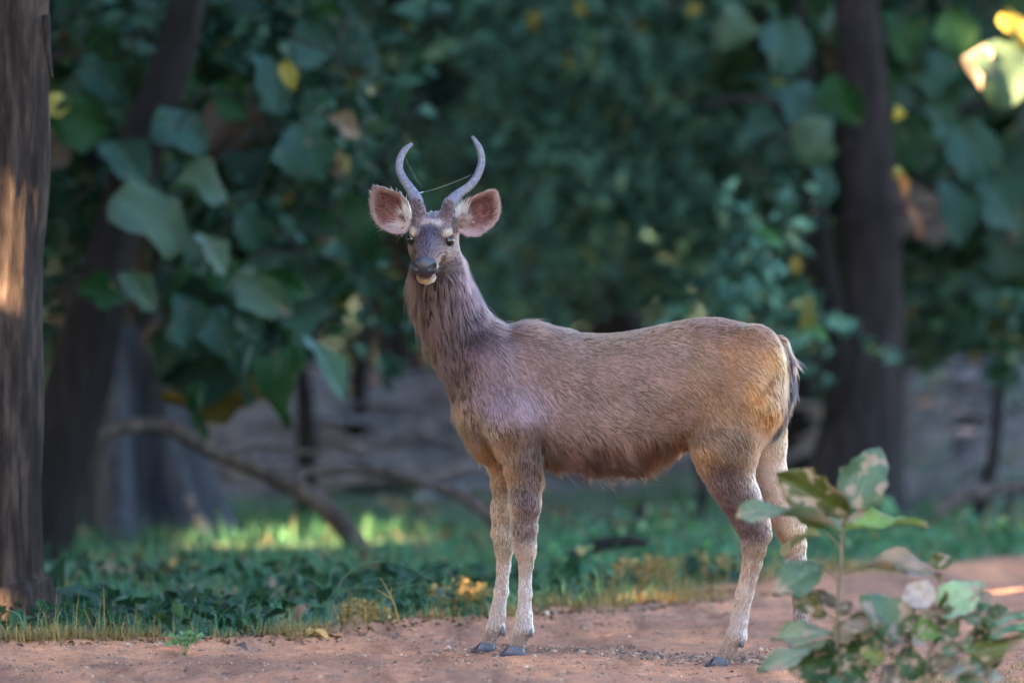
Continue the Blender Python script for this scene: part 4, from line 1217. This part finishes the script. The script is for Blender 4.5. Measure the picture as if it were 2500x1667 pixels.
# ---- ears: cupped shells with real thickness
EAR_L = [(1004, 548), (1003, 520), (991, 487), (966, 468), (922, 455), (909, 468), (905, 507), (914, 537), (936, 558), (965, 570), (992, 568)]
EAR_R = [(1112, 548), (1117, 522), (1131, 500), (1151, 484), (1192, 466), (1211, 468), (1221, 501), (1216, 532), (1194, 558), (1160, 576), (1126, 568)]
m_ear, nt, b = attr_mat('ear_skin', 'coat', .8, .15)
def ear(out_px, side, seed):
    O = np.array(out_px, float)
    Oc = spline(np.vstack([O, O[:1]]), 64)[:-1]
    n = len(Oc); root = Oc[0]; tipx = np.array([905, 490]) if side < 0 else np.array([1221, 490])
    c = .55 * Oc.mean(0) + .45 * (root * .5 + Oc.mean(0) * .5)
    rings = 12; V = []
    for i in range(rings + 1):
        t = i / rings
        q = c + (Oc - c) * t
        dr = np.clip(np.linalg.norm(q - root, axis=1) / 110.0, 0, 1)
        depth = .052 * (1 - t ** 2.2) + .0
        # rim: lower edge rolls forward, root sinks into the head
        y = -.095 + depth + .012 * dr - .010 * np.clip((q[:, 1] - c[1]) / 50, -1, 1)
        V.append(np.stack([(q[:, 0] - 1250) / 700, y, (1600 - q[:, 1]) / 700], 1))
    V = np.array(V); m_ = V.reshape(-1, 3)
    i = np.arange(rings)[:, None] * n; j = np.arange(n)[None, :]; j2 = (j + 1) % n
    F = np.stack([i + j, i + n + j, i + n + j2, i + j2], -1).reshape(-1, 4)
    if True:
        a_, b__, c_ = m_[F[len(F) // 2][0]], m_[F[len(F) // 2][1]], m_[F[len(F) // 2][2]]
        if np.cross(b__ - a_, c_ - b__)[1] > 0: F = F[:, ::-1]
    VN = vert_normals(m_, F)
    back = m_ - VN * .0045; back[-n:] = m_[-n:] - VN[-n:] * .002 + np.array([0, .003, 0])
    V2 = np.vstack([m_, back]); k = len(m_)
    rim = np.arange((rings) * n, (rings + 1) * n); rim2 = np.roll(rim, -1)
    F2 = np.vstack([F, F[:, ::-1] + k, np.stack([rim, rim2, rim2 + k, rim + k], 1)])
    px = np.stack([m_[:, 0] * 700 + 1250, 1600 - m_[:, 2] * 700], 1)
    t = np.repeat(np.arange(rings + 1) / rings, n)
    C = np.tile(np.array([.13, .058, .05]), (k, 1))
    up = np.clip((c[1] - px[:, 1]) / 45 + .45, 0, 1)[:, None]
    C = C * (1 - .55 * up) + np.array([.05, .022, .02]) * .55 * up
    rimw = np.clip((t - .72) / .22, 0, 1)[:, None]
    C = C * (1 - rimw) + np.array([.27, .19, .17]) * rimw
    low = np.clip((px[:, 1] - c[1] - 12) / 30, 0, 1)[:, None] * np.clip((t - .35) / .3, 0, 1)[:, None]
    C = C * (1 - low) + np.array([.25, .175, .17]) * low
    me = mesh_np('ear', V2, F2)
    set_color(me, 'coat', np.vstack([C, np.tile([.13, .095, .08], (k, 1))]))
    e = link('ear', me, m_ear, deer)
    # short down over the whole ear
    outw = np.zeros_like(V2); d = px - root; d /= np.linalg.norm(d, axis=1, keepdims=True) + 1e-9
    lie = np.stack([d[:, 0], np.zeros(k), -d[:, 1]], 1)
    VN2 = vert_normals(V2, F2)
    dn = np.concatenate([2.6e5 + 1.0e5 * rimw[:, 0], np.full(k, 1.2e5)])
    grow('ear_fur', V2, F2, VN2, dn, np.full(len(V2), .008), np.vstack([lie, lie]), np.vstack([C, np.tile([.15, .11, .095], (k, 1))]), seed, e, M_FUR, .0003, lift=.35)
    # long pale hairs along the inner edge
    dr = np.linalg.norm(px - root, axis=1)
    w = np.exp(-((dr - 16) / 13) ** 2) * np.clip((22 - np.abs(px[:, 1] - root[1] + 16)) / 10, 0, 1)
    dn = np.concatenate([w * 4.5e5, np.zeros(k)])
    grow('ear_tuft', V2, F2, VN2, dn, np.full(len(V2), .036), np.vstack([lie, lie]), np.tile([.62, .50, .40], (2 * k, 1)), seed + 1, e, M_FUR, .0004, lift=.22, curl=.25)
ear(EAR_L, -1, 41); ear(EAR_R, 1, 51)

# ---- hooves and dew claws
m, nt, b, out = new_mat('hoof_horn')
v = coords(nt, (1, 1, 4)); f = noise(nt, v, 60, 4)
nt.links.new(ramp(nt, f, [(.3, (.028, .028, .042)), (.7, (.085, .083, .115))]), b.inputs['Base Color'])
b.inputs['Roughness'].default_value = .5; bump(nt, b, f, .4, .003)
M_HOOF = m
def hoof(toe_px, heel_px, base_py, top_py, ankle_px, y):
    """two claws side by side; side profile in photo px"""
    J = Joint()
    for s in (-1, 1):
        prof = np.array([(toe_px, base_py), (toe_px + 4, base_py - 9), (toe_px + 20, base_py - 18), (ankle_px - 17, top_py + 2), (ankle_px + 4, top_py + 3),
                         (ankle_px + 18, top_py + 9), (heel_px, base_py - 11), (heel_px - 2, base_py)], float)
        wid = np.array([.006, .010, .016, .0195, .0205, .0205, .0195, .0205])
        n = len(prof); nr = 6; V = []
        for a in range(nr):
            t = a / (nr - 1) * 2 - 1; k = math.sqrt(max(0, 1 - (abs(t) ** 2.6))) * .14 + .90
            cx = prof.mean(0)
            q = cx + (prof - cx) * np.array([k if k < 1 else 1, 1]); q[0, 1] = q[-1, 1] = base_py
            V.append(np.stack([(q[:, 0] - 1250) / 700, y + s * (.0195 + .003 * (prof[:, 0] < ankle_px - 15)) + t * wid, (1600 - q[:, 1]) / 700], 1))
        V = np.array(V).reshape(-1, 3); F = []
        for a in range(nr - 1):
            for c in range(n):
                F.append((a * n + c, a * n + (c + 1) % n, (a + 1) * n + (c + 1) % n, (a + 1) * n + c))
        F = np.array(F); T3 = np.vstack([F[:, [0, 1, 2]], F[:, [0, 2, 3]]])
        caps = [(0, c + 1, c) for c in range(1, n - 1)] + [((nr - 1) * n, (nr - 1) * n + c, (nr - 1) * n + c + 1) for c in range(1, n - 1)]
        J.add((V, np.vstack([T3, np.array(caps)])))
    link('hoof', J.mesh('hoof'), M_HOOF, deer)
def dewclaw(px, py, y):
    for s in (-1, 1):
        P = spline(np.array([PX(px - 6, py - 16, y + s * .016), PX(px + 1, py - 2, y + s * .020), PX(px + 3, py + 9, y + s * .021)]), 8)
        V, F = tube(P, np.interp(np.linspace(0, 1, 8), [0, .6, 1], [.009, .010, .005]), 10)
        link('dewclaw', mesh_np('dewclaw', V, F), M_HOOF, deer)
hoof(1214, 1282, 1599, 1569, 1258, -.10); dewclaw(1293, 1540, -.10)
hoof(1145, 1207, 1598, 1568, 1189, .10); dewclaw(1226, 1545, .10)
hoof(1716, 1775, 1625, 1596, 1757, -.12); dewclaw(1806, 1566, -.12)
hoof(1904, 1962, 1629, 1600, 1938, .11); dewclaw(1966, 1570, .11)

# ---- old cobweb strung between the antlers
m, nt, b, out = new_mat('cobweb')
b.inputs['Base Color'].default_value = (.7, .7, .72, 1); b.inputs['Roughness'].default_value = .4
web = thing('cobweb', 'thin cobweb strands strung between the two antlers of the deer', 'cobweb', tuple(PX(1090, 450, -.09)))
r = R(9)
def strand(a, b_, sag, rad):
    P = np.linspace(a, b_, 14); P[:, 2] -= sag * np.sin(np.linspace(0, math.pi, 14))
    V, F = tube(P - np.array(web.location), rad, 5)
    link('strand', mesh_np('strand', V, F), m, web)
strand(PX(1016, 474, -.10), PX(1034, 469, -.10), 0, .0010)
strand(PX(1016, 474, -.10), PX(1150, 428, -.07), .006, .0002)
strand(PX(990, 385, -.04), PX(1030, 455, -.08), .01, .00012)
# ------------------------------------------------------------------ ground cover
def blades(seed, P, h, w, lean=.5, bend=.6):
    r = R(seed); n = len(P)
    a = r.uniform(0, 6.283, n); d = np.stack([np.cos(a), np.sin(a), np.zeros(n)], 1)
    s = np.stack([-np.sin(a), np.cos(a), np.zeros(n)], 1)
    Hh = (h * np.exp(.3 * r.randn(n)))[:, None]; l = (lean * r.rand(n))[:, None]; W = w * (.7 + .6 * r.rand(n))[:, None]
    up = np.array([0, 0, 1.0])
    p1 = P + up * Hh * .55 + d * Hh * l * .35; p2 = P + up * Hh * (1 - .35 * l * bend) + d * Hh * l * (.6 + bend)
    V = np.stack([P - s * W, P + s * W, p1 + s * W * .7, p1 - s * W * .7, p2], 1).reshape(-1, 3)
    k = np.arange(n)[:, None] * 5
    F = np.hstack([k, k + 1, k + 2, k, k + 2, k + 3, k + 3, k + 2, k + 4]).reshape(-1, 3)
    return V, F
def scatter(seed, n, x0, x1, y0, y1, off0=None, off1=None, patch=None):
    r = R(seed); x = r.uniform(x0, x1, n); y = y0 + (y1 - y0) * r.rand(n) ** 1.2
    off = x - road_edge_x(y)
    k = np.ones(n, bool)
    if off0 is not None: k &= off > off0
    if off1 is not None: k &= off < off1
    if patch is not None:
        k &= patch(np.stack([x, y], 1)) > r.uniform(-1.6, .9, n)
    x, y = x[k], y[k]
    return np.stack([x, y, ground_h(x, y) - .004], 1)
pn = sinoise(91, 10, .9, 4)
P = np.vstack([scatter(1, 42000, -4.2, 4.6, .4, 12, None, -.10, pn), scatter(2, 16000, -5.5, 6.5, 11, 24, None, None, pn)])
link('grass', mesh_np('grass', *blades(1, P, .10, .0030, 1.1), False), M_GRASS, kind='stuff')
# leafy weeds, mostly at the left
P = scatter(3, 1500, -3.4, 1.0, 1.2, 5.6, None, -.35, lambda q: 1.5 * pn(q * 1.6))
r = R(4); P = np.repeat(P, 5, 0) + r.randn(len(P) * 5, 3) * np.array([.05, .05, 0]); P[:, 2] += .015 + .095 * r.rand(len(P)) ** 1.3
link('weeds', mesh_np('weeds', *leaf_cloud(P, .042, 5, .7, .1, up=1.0, var=.5), False), M_WEED, kind='stuff')
P = scatter(5, 1100, 0.2, 6, 4.2, 10, None, -.25, pn)
P = np.repeat(P, 5, 0) + r.randn(len(P) * 5, 3) * np.array([.06, .06, 0]); P[:, 2] += .02 + .16 * r.rand(len(P)) ** 1.2
link('weeds', mesh_np('weeds', *leaf_cloud(P, .05, 6, .7, .1, up=1.0), False), M_GRASS, kind='stuff')
# dry grass and straw along the road shoulder
def shoulder(seed, n, y0, y1, o0, o1, pw=1.0):
    r = R(seed); y = r.uniform(y0, y1, n); off = o0 + (o1 - o0) * r.rand(n) ** pw
    x = road_edge_x(y) + off
    return np.stack([x, y, ground_h(x, y) - .002], 1)
sn = sinoise(93, 8, 2, 9)
P = np.vstack([shoulder(6, 6500, .3, 6.0, .04, -.38), shoulder(7, 1500, 2.6, 3.9, .0, -.3), shoulder(71, 5200, .3, 2.6, .03, -.28)])
P = P[sn(P[:, :2]) + .6 * sn(P[:, :2] * 3.1) > R(8).uniform(-.9, 1.3, len(P))]
link('dry_grass', mesh_np('dry_grass', *blades(7, P, .055, .0016, 1.6, .9), False), M_DRYG, kind='stuff')
P = shoulder(8, 900, .5, 5.2, .02, -.3)
P = P[sn(P[:, :2] * 2.2) > .35]
link('dry_grass', mesh_np('dry_grass', *blades(9, P, .12, .0013, 1.5, .7), False), M_DRYG, kind='stuff')
P = shoulder(9, 1400, .2, 4.5, .10, -.4); P[:, 2] += .008
link('leaf_litter', mesh_np('leaf_litter', *leaf_cloud(P, .03, 10, .5, 0, up=1.6), False), M_LITTER, kind='stuff')
P = scatter(10, 900, -3, 5, 4, 14, None, -.3); P[:, 2] += .02
link('leaf_litter', mesh_np('leaf_litter', *leaf_cloud(P, .10, 11, .6, 0, up=1.6), False), M_LITTER, kind='stuff')
# dry grass at the near right corner
r = R(12); n = 1500
q = np.array([pos(a, b_, 0) for a, b_ in zip(r.uniform(2180, 2540, n), r.uniform(1600, 1690, n))])
yy = np.array([gy(b_) for b_ in r.uniform(1595, 1700, n)]); xx = (r.uniform(2170, 2560, n) - 1250) / 700 * (D + yy) / D
P = np.stack([xx, yy, ground_h(xx, yy)], 1)
link('dry_grass', mesh_np('dry_grass', *blades(13, P, .035, .0016, 2.0, .9), False), M_DRYG, kind='stuff')

# gravel
ico = np.array([(0, 0, 1), (.9, 0, .1), (.28, .85, .1), (-.72, .53, .1), (-.72, -.53, .1), (.28, -.85, .1), (0, 0, -.7)], float)
icf = np.array([(0, 1, 2), (0, 2, 3), (0, 3, 4), (0, 4, 5), (0, 5, 1), (6, 2, 1), (6, 3, 2), (6, 4, 3), (6, 5, 4), (6, 1, 5)])
def pebbles(seed, x, y, size, sd=.5):
    r = R(seed); n = len(x)
    S = (size * np.exp(sd * r.randn(n)))[:, None]
    a = r.uniform(0, 6.28, n); ca, sa = np.cos(a)[:, None], np.sin(a)[:, None]
    sh = ico[None] * (1 + .25 * r.randn(n, 7, 1)) * r.uniform(.6, 1.2, (n, 1, 3)) * np.array([1, 1, .75])
    X = sh[..., 0] * ca - sh[..., 1] * sa; Y = sh[..., 0] * sa + sh[..., 1] * ca
    c = np.stack([x, y, ground_h(x, y) + .004], 1)
    V = np.stack([X, Y, sh[..., 2]], -1) * S[:, :, None] + c[:, None, :]
    F = (np.arange(n)[:, None, None] * 7 + icf[None]).reshape(-1, 3)
    return V.reshape(-1, 3), F
m, nt, b, out = new_mat('pebbles')
g = nt.nodes.new('ShaderNodeNewGeometry')
c = ramp(nt, g.outputs['Random Per Island'], [(0, (.06, .04, .035)), (.35, (.17, .095, .07)), (.7, (.27, .15, .105)), (.92, (.40, .25, .18)), (1, (.5, .36, .28))])
nt.links.new(c, b.inputs['Base Color']); b.inputs['Roughness'].default_value = .9
M_PEB = m
J = Joint(); r = R(20)
n = 16000; y = -1.9 + 5.5 * r.rand(n) ** 1.1; off = 4.3 * r.rand(n); J.add(pebbles(21, road_edge_x(y) + off, y, .0024, .45))
n = 3800; a = r.randn(n) * .38 + .52; bb = r.randn(n) * .22 + .32; J.add(pebbles(22, a, bb, .0055, .55))
n = 1500; y = r.uniform(.3, 3.6, n); J.add(pebbles(23, road_edge_x(y) + .05 + .5 * r.rand(n) ** 1.4, y, .0045, .5))
n = 5000; a = r.uniform(-1.9, 1.9, n); bb = r.uniform(-1.9, -.2, n); J.add(pebbles(24, a, bb, .0036, .55))
link('gravel', J.mesh('gravel', False), M_PEB, kind='stuff')

# single stones and fallen leaves lying on the road
m, nt, b, out = new_mat('stone'); f = noise(nt, coords(nt), 40, 5)
nt.links.new(ramp(nt, f, [(.3, (.22, .13, .10)), (.7, (.42, .28, .22))]), b.inputs['Base Color']); b.inputs['Roughness'].default_value = .9
M_STONE = m
for k, (px, py, w, lab) in enumerate(((1476, 1488, 20, 'pale rounded stone at the grassy edge behind the deer'), (888, 1598, 17, 'small reddish stone on the road left of the front hooves'),
                                      (1535, 1555, 18, 'angular stone in the gravel between front and hind legs'), (1620, 1580, 17, 'dark stone in the gravel before the hind hoof'),
                                      (1014, 1614, 12, 'dark brown clod on the road in front of the forelegs'))):
    y = gy(py); p = pos(px, py, y); z = gh(p[0], p[1])
    r = R(30 + k); V, F = uv_sphere(1.0, 14, 9)
    V = V * (1 + .13 * sinoise(30 + k, 8, 1.5, 5, 3)(V))[:, None] * np.array([1, .9, .62]) * (w / 1400)
    o = link('stone', mesh_np('stone', V, F), M_STONE); o.location = (p[0], p[1], z + w / 1400 * .35)
    o['label'] = lab; o['category'] = 'stone'
DRY = [mesh_np('dry_leaf', *leaf_shape(9, 2, .7, .8, .5, .5, 1.6, 50 + k)) for k in range(3)]
m_dl = leaf_mat('dry_leaf', None, .1, .75, .2, 'object')
for me in DRY: me.materials.append(m_dl)
for k, (px, py, L, w, ang, c, lab) in enumerate((
        (775, 1551, 62, 28, 4, (.55, .36, .17), 'pale yellow dry leaf lying flat at the road edge'),
        (735, 1520, 50, 34, -60, (.24, .13, .10), 'reddish brown curled dry leaf standing up in the straw'),
        (695, 1540, 40, 20, -110, (.20, .14, .11), 'grey brown dry leaf leaning in the straw'),
        (1015, 1518, 48, 26, -20, (.33, .20, .16), 'pinkish dry leaf at the road edge left of the forelegs'),
        (590, 1577, 30, 22, 10, (.10, .07, .07), 'dark crumpled leaf at the edge of the dirt near the clover'),
        (870, 1535, 38, 22, -15, (.26, .15, .11), 'small brown dry leaf beside the arching grass'))):
    y = gy(min(py + 8, 1592)); s = (D + y) / D / 700; p = pos(px, py, y); z = gh(p[0], p[1]) + .012
    p[2] = max(p[2], z)
    o = bpy.data.objects.new('fallen_leaf', DRY[k % 3]); col.objects.link(o)
    a = math.radians(ang); d = Vector((math.cos(a), -.25, -math.sin(a))).normalized(); nn = Vector((.2, -.6, .8))
    if abs(ang) > 40: p[2] = z + .5 * L * s * .8
    nn = (nn - d * nn.dot(d)).normalized(); yv_ = nn.cross(d)
    Ls, Ws = L * s, w * s
    o.matrix_world = Matrix(((d[0] * Ls, yv_[0] * Ws, nn[0] * Ls, p[0] - d[0] * Ls / 2), (d[1] * Ls, yv_[1] * Ws, nn[1] * Ls, p[1] - d[1] * Ls / 2), (d[2] * Ls, yv_[2] * Ws, nn[2] * Ls, p[2] - d[2] * Ls / 2), (0, 0, 0, 1)))
    o.color = (*c, 1); o['label'] = lab; o['category'] = 'leaf'

# arching grass tuft and golden stalks
def stalk(pts, rad, off): 
    P = spline(np.array(pts), 18) - off
    return tube(P, np.linspace(rad, rad * .35, 18), 5)
m_ar = leaf_mat('arching_grass', [(0, (.07, .13, .09)), (1, (.12, .20, .14))], .2, .6, .2)
ya = 2.4
t = thing('grass_tuft', 'tuft of long thin grass blades arching over the road shoulder', 'grass', tuple(pos(800, 1500, ya)))
base = pos(800, 1500, ya); base[2] = gh(base[0], base[1]); t.location = tuple(base)
for q in ([(800, 1470), (850, 1400), (930, 1368), (1000, 1385), (1060, 1418)], [(790, 1480), (850, 1440), (930, 1430), (1010, 1415)], [(780, 1490), (840, 1445), (900, 1415), (960, 1412)],
          [(830, 1425), (870, 1385), (920, 1372), (960, 1370)], [(790, 1440), (760, 1415), (730, 1405)], [(810, 1390), (850, 1365), (890, 1355)], [(900, 1470), (960, 1440), (1030, 1425), (1080, 1440)],
          [(940, 1480), (1000, 1420), (1060, 1380), (1110, 1370)], [(1090, 1400), (1120, 1380), (1150, 1368)]):
    V, F = stalk([base * [1, 1, 0] + np.array([.0, 0, base[2]]) * 1] * 0 + [pos(q[0][0] - 6, 1505, ya)] + [pos(a, b_, ya - .05 * i) for i, (a, b_) in enumerate(q)], .0026, base)
    link('blade', mesh_np('blade', V, F), m_ar, t)
t = thing('dry_stalk', 'golden forked dry grass stalk standing at the road edge', 'grass', tuple(pos(972, 1518, 1.5)))
base = np.array(t.location)
for q in ([(974, 1520), (966, 1485), (955, 1458), (940, 1428), (928, 1410)], [(955, 1460), (935, 1447), (918, 1436)], [(957, 1463), (953, 1447), (956, 1432)]):
    V, F = stalk([pos(a, b_, 1.5) for a, b_ in q], .0032, base)
    link('stem', mesh_np('stem', V, F), M_DRYG, t)
# golden dry weed behind the hind legs
def seed_stalks(name, label, seed, px0, px1, py0, hpx, y, n):
    r = R(seed); base = pos(.5 * (px0 + px1), py0, y); t = thing(name, label, 'weed', tuple(base))
    JS = Joint(); LP = []
    for _ in range(n):
        x = r.uniform(px0, px1); h = hpx * r.uniform(.4, 1) * (1 - .5 * abs(x - .5 * (px0 + px1)) / (px1 - px0)); dx = r.uniform(-14, 14)
        yy = y + r.uniform(-.12, .12)
        q = [pos(x, py0 + 4, yy), pos(x + dx * .3, py0 - h * .5, yy), pos(x + dx, py0 - h, yy)]
        JS.add(stalk(q, .0022, base)); S_ = spline(q, 12)[3:]
        LP.append(np.repeat(S_, 5, 0) + r.randn(len(S_) * 5, 3) * .009)
    link('stems', JS.mesh('stems'), M_DRYG, t, kind='stuff')
    link('seed_heads', mesh_np('seed_heads', *leaf_cloud(np.vstack(LP) - base, .019, seed, .6, -.3), False), M_DRYG, t, kind='stuff')
seed_stalks('dry_weed', 'golden dry weed in front of the green grass between the legs of the deer', 61, 1500, 1640, 1460, 115, gy(1462), 60)
seed_stalks('dry_weed', 'yellowish dry weed beside the near hind cannon of the deer', 62, 1640, 1790, 1420, 75, gy(1430), 40)
seed_stalks('dry_weed', 'brownish dry weed in the straw left of the forelegs', 63, 1050, 1200, 1503, 95, gy(1503), 46)
seed_stalks('dry_weed', 'low straw coloured weed next to the golden forked stalk', 64, 820, 960, 1533, 70, gy(1537), 40)

# clover
t = thing('clover_plant', 'small bright green clover plant at the edge of the dirt', 'plant', tuple(pos(450, 1580, gy(1585))))
base = pos(450, 1585, gy(1585)); base[2] = gh(base[0], base[1]); t.location = tuple(base)
CL_ = mesh_np('clover_leaf', *leaf_shape(7, 2, 1.0, .35, .15, .1, .2, 3)); CL_.materials.append(M_SAPLEAF)
for px, py in ((432, 1563), (452, 1545), (468, 1545), (478, 1560), (444, 1572), (462, 1566), (428, 1552), (482, 1548), (458, 1556), (420, 1568)):
    c = pos(px, py, base[1]); 
    V, F = tube(spline([base, .5 * (base + c) + np.array([0, 0, .01]), c], 8) - base, .0009, 5)
    link('stalk', mesh_np('stalk', V, F), M_GRASS, t)
    for k in range(3):
        a = k * 2.094 + px; d = np.array([math.cos(a), math.sin(a) * .8, .25 * math.sin(a * 1.7)]) * .024
        place_leaf(t, CL_, c, c + d, .022, (0, -.7, .7), (.06, .19, .05))

# ------------------------------------------------------------------ saplings in the foreground
SL = [mesh_np('sapling_leaf', *leaf_shape(18, 5, .5 + .04 * k, .8, .22, .22, 1.3, 20 + k)) for k in range(5)]
for me in SL: me.materials.append(M_SAPLEAF)
T1, T2, OL, DG, PB, BR = (.05, .09, .056), (.095, .135, .09), (.042, .05, .010), (.016, .042, .010), (.14, .115, .088), (.058, .042, .029)
def sapling(label, y, root_px, stems, leaves, seed, extra):
    t = thing('sapling', label, 'sapling', tuple(pos(root_px, 1700, y)))
    base = pos(root_px, 1700, y); base[2] = gh(base[0], base[1]); t.location = tuple(base)
    for q, r0, r1 in stems:
        P = [pos(a, b_, y) for a, b_ in q]
        if q[0][1] > 1690: P[0] = base - np.array([0, 0, .02])
        V, F = tube(spline(P, 20) - base, np.linspace(r0, r1, 20), 8, .06, seed)
        link('stem', mesh_np('stem', V, F), M_TWIG, t)
    r = R(seed)
    leaves = list(leaves)
    for _ in range(extra[4]):
        x = r.uniform(extra[0], extra[1]); z_ = r.uniform(extra[2], extra[3]); L = r.uniform(45, 110); a = r.uniform(-2.6, -.3) if r.rand() < .6 else r.uniform(0, 6.28)
        leaves.append(((x, z_), (x + L * math.cos(a), z_ + L * math.sin(a) * .6), L * r.uniform(.5, .8), r.uniform(-1, -.5), r.uniform(-.2, .9), (T1, DG, OL, PB, BR, DG, (.06, .13, .08))[r.randint(7)], r.uniform(-.08, .08)))
    for k, (b0, t0, w, ny, nz, c, dy) in enumerate(leaves):
        s = (D + y) / D / 700
        nx = r.uniform(-.15, .15)
        place_leaf(t, SL[k % 5], pos(b0[0], b0[1], y), pos(t0[0], t0[1], y + dy), w * s, (nx, ny, nz), c)
M_TWIG = bark_mat('twig', (.10, .085, .05), (.19, .155, .10), (.28, .23, .16), 2)
sapling('leafy sapling standing in front of the hind legs of the deer', -2.9, 2052,
        [([(2052, 1700), (2046, 1600), (2044, 1500), (2052, 1400), (2056, 1320), (2066, 1265), (2078, 1235)], .0085, .0045),
         ([(2048, 1420), (2025, 1395), (2000, 1380)], .004, .0025), ([(2052, 1340), (2030, 1310), (2010, 1295)], .004, .0025), ([(2050, 1400), (2085, 1390), (2110, 1380)], .004, .0025),
         ([(2046, 1520), (2010, 1490), (1990, 1480)], .004, .0025), ([(2046, 1600), (2010, 1580)], .004, .0025)],
        [((2080, 1240), (2150, 1090), 120, -1, .15, T1, .02), ((2072, 1262), (1888, 1160), 135, -1, -.35, OL, .02), ((2055, 1290), (1806, 1230), 95, -.36, 1, T2, -.05),
         ((2062, 1290), (2264, 1266), 100, -.24, 1, (.15, .24, .07), .0), ((2010, 1378), (1885, 1445), 100, -.8, .6, T1, -.05), ((1950, 1440), (2012, 1508), 60, -1, -.3, OL, -.04),
         ((2100, 1382), (2300, 1388), 95, -.45, 1, PB, .0), ((2270, 1372), (2325, 1365), 45, -1, .2, OL, 0), ((2030, 1580), (1850, 1628), 60, -.7, .7, (.12, .16, .12), -.06), ((2035, 1548), (1880, 1552), 66, -.7, .7, (.11, .145, .105), .02),
         ((2052, 1600), (1930, 1640), 90, -1, -.2, DG, -.05), ((2050, 1640), (1960, 1720), 90, -1, .1, DG, 0), ((2000, 1300), (1900, 1345), 30, -.6, .8, (.14, .16, .10), .1), ((2046, 1480), (1985, 1440), 36, -1, .2, BR, .0),
         ((2048, 1500), (2080, 1470), 34, -1, .2, BR, .0), ((2046, 1560), (2110, 1520), 60, -.8, .5, PB, -.02), ((2050, 1610), (2130, 1560), 80, -1, .0, DG, .02), ((2050, 1650), (2110, 1600), 70, -.8, .5, T1, -.02)], 61, (2010, 2130, 1560, 1680, 5))
sapling('low spreading sapling with browned leaves in front of the road bend', -3.1, 2250,
        [([(2250, 1700), (2262, 1620), (2285, 1560), (2300, 1500)], .008, .004), ([(2255, 1680), (2300, 1620), (2350, 1570), (2400, 1520), (2500, 1490)], .008, .004),
         ([(2262, 1620), (2220, 1570), (2190, 1540)], .005, .003), ([(2250, 1690), (2180, 1650), (2140, 1600)], .005, .003), ([(2360, 1565), (2440, 1560), (2520, 1540)], .005, .003)],
        [((2210, 1560), (2110, 1450), 120, -.8, .5, T1, -.04), ((2190, 1545), (2060, 1520), 80, -.7, .7, PB, -.05), ((2290, 1500), (2400, 1420), 110, -.7, .7, (.17, .27, .17), -.04), ((2270, 1480), (2215, 1425), 90, -.8, .6, (.30, .24, .22), .03),
         ((2280, 1510), (2340, 1545), 100, -1, -.1, DG, -.05), ((2290, 1500), (2250, 1560), 80, -1, .1, (.06, .12, .02), -.05), ((2200, 1565), (2275, 1560), 46, -.5, .9, (.28, .30, .30), -.03), ((2380, 1450), (2415, 1490), 70, -.8, .4, (.20, .15, .14), 0),
         ((2400, 1520), (2510, 1500), 60, -.5, 1, (.08, .20, .13), -.02), ((2390, 1560), (2520, 1530), 55, -.6, .9, (.09, .21, .15), -.02), ((2360, 1590), (2510, 1560), 50, -1, -.3, (.07, .08, .02), -.02),
         ((2260, 1640), (2340, 1600), 60, -.7, .7, BR, 0), ((2250, 1650), (2190, 1600), 70, -1, .2, DG, -.03), ((2350, 1640), (2400, 1670), 90, -.8, .5, T1, -.05), ((2200, 1630), (2150, 1670), 70, -.9, .3, BR, -.03), ((2300, 1650), (2450, 1640), 80, -.5, .9, (.22, .22, .19), 0),
         ((2360, 1590), (2380, 1540), 40, -1, .1, (.10, .24, .14), 0), ((2160, 1610), (2100, 1580), 60, -1, .1, (.10, .13, .03), 0)], 62, (2110, 2440, 1480, 1680, 24))
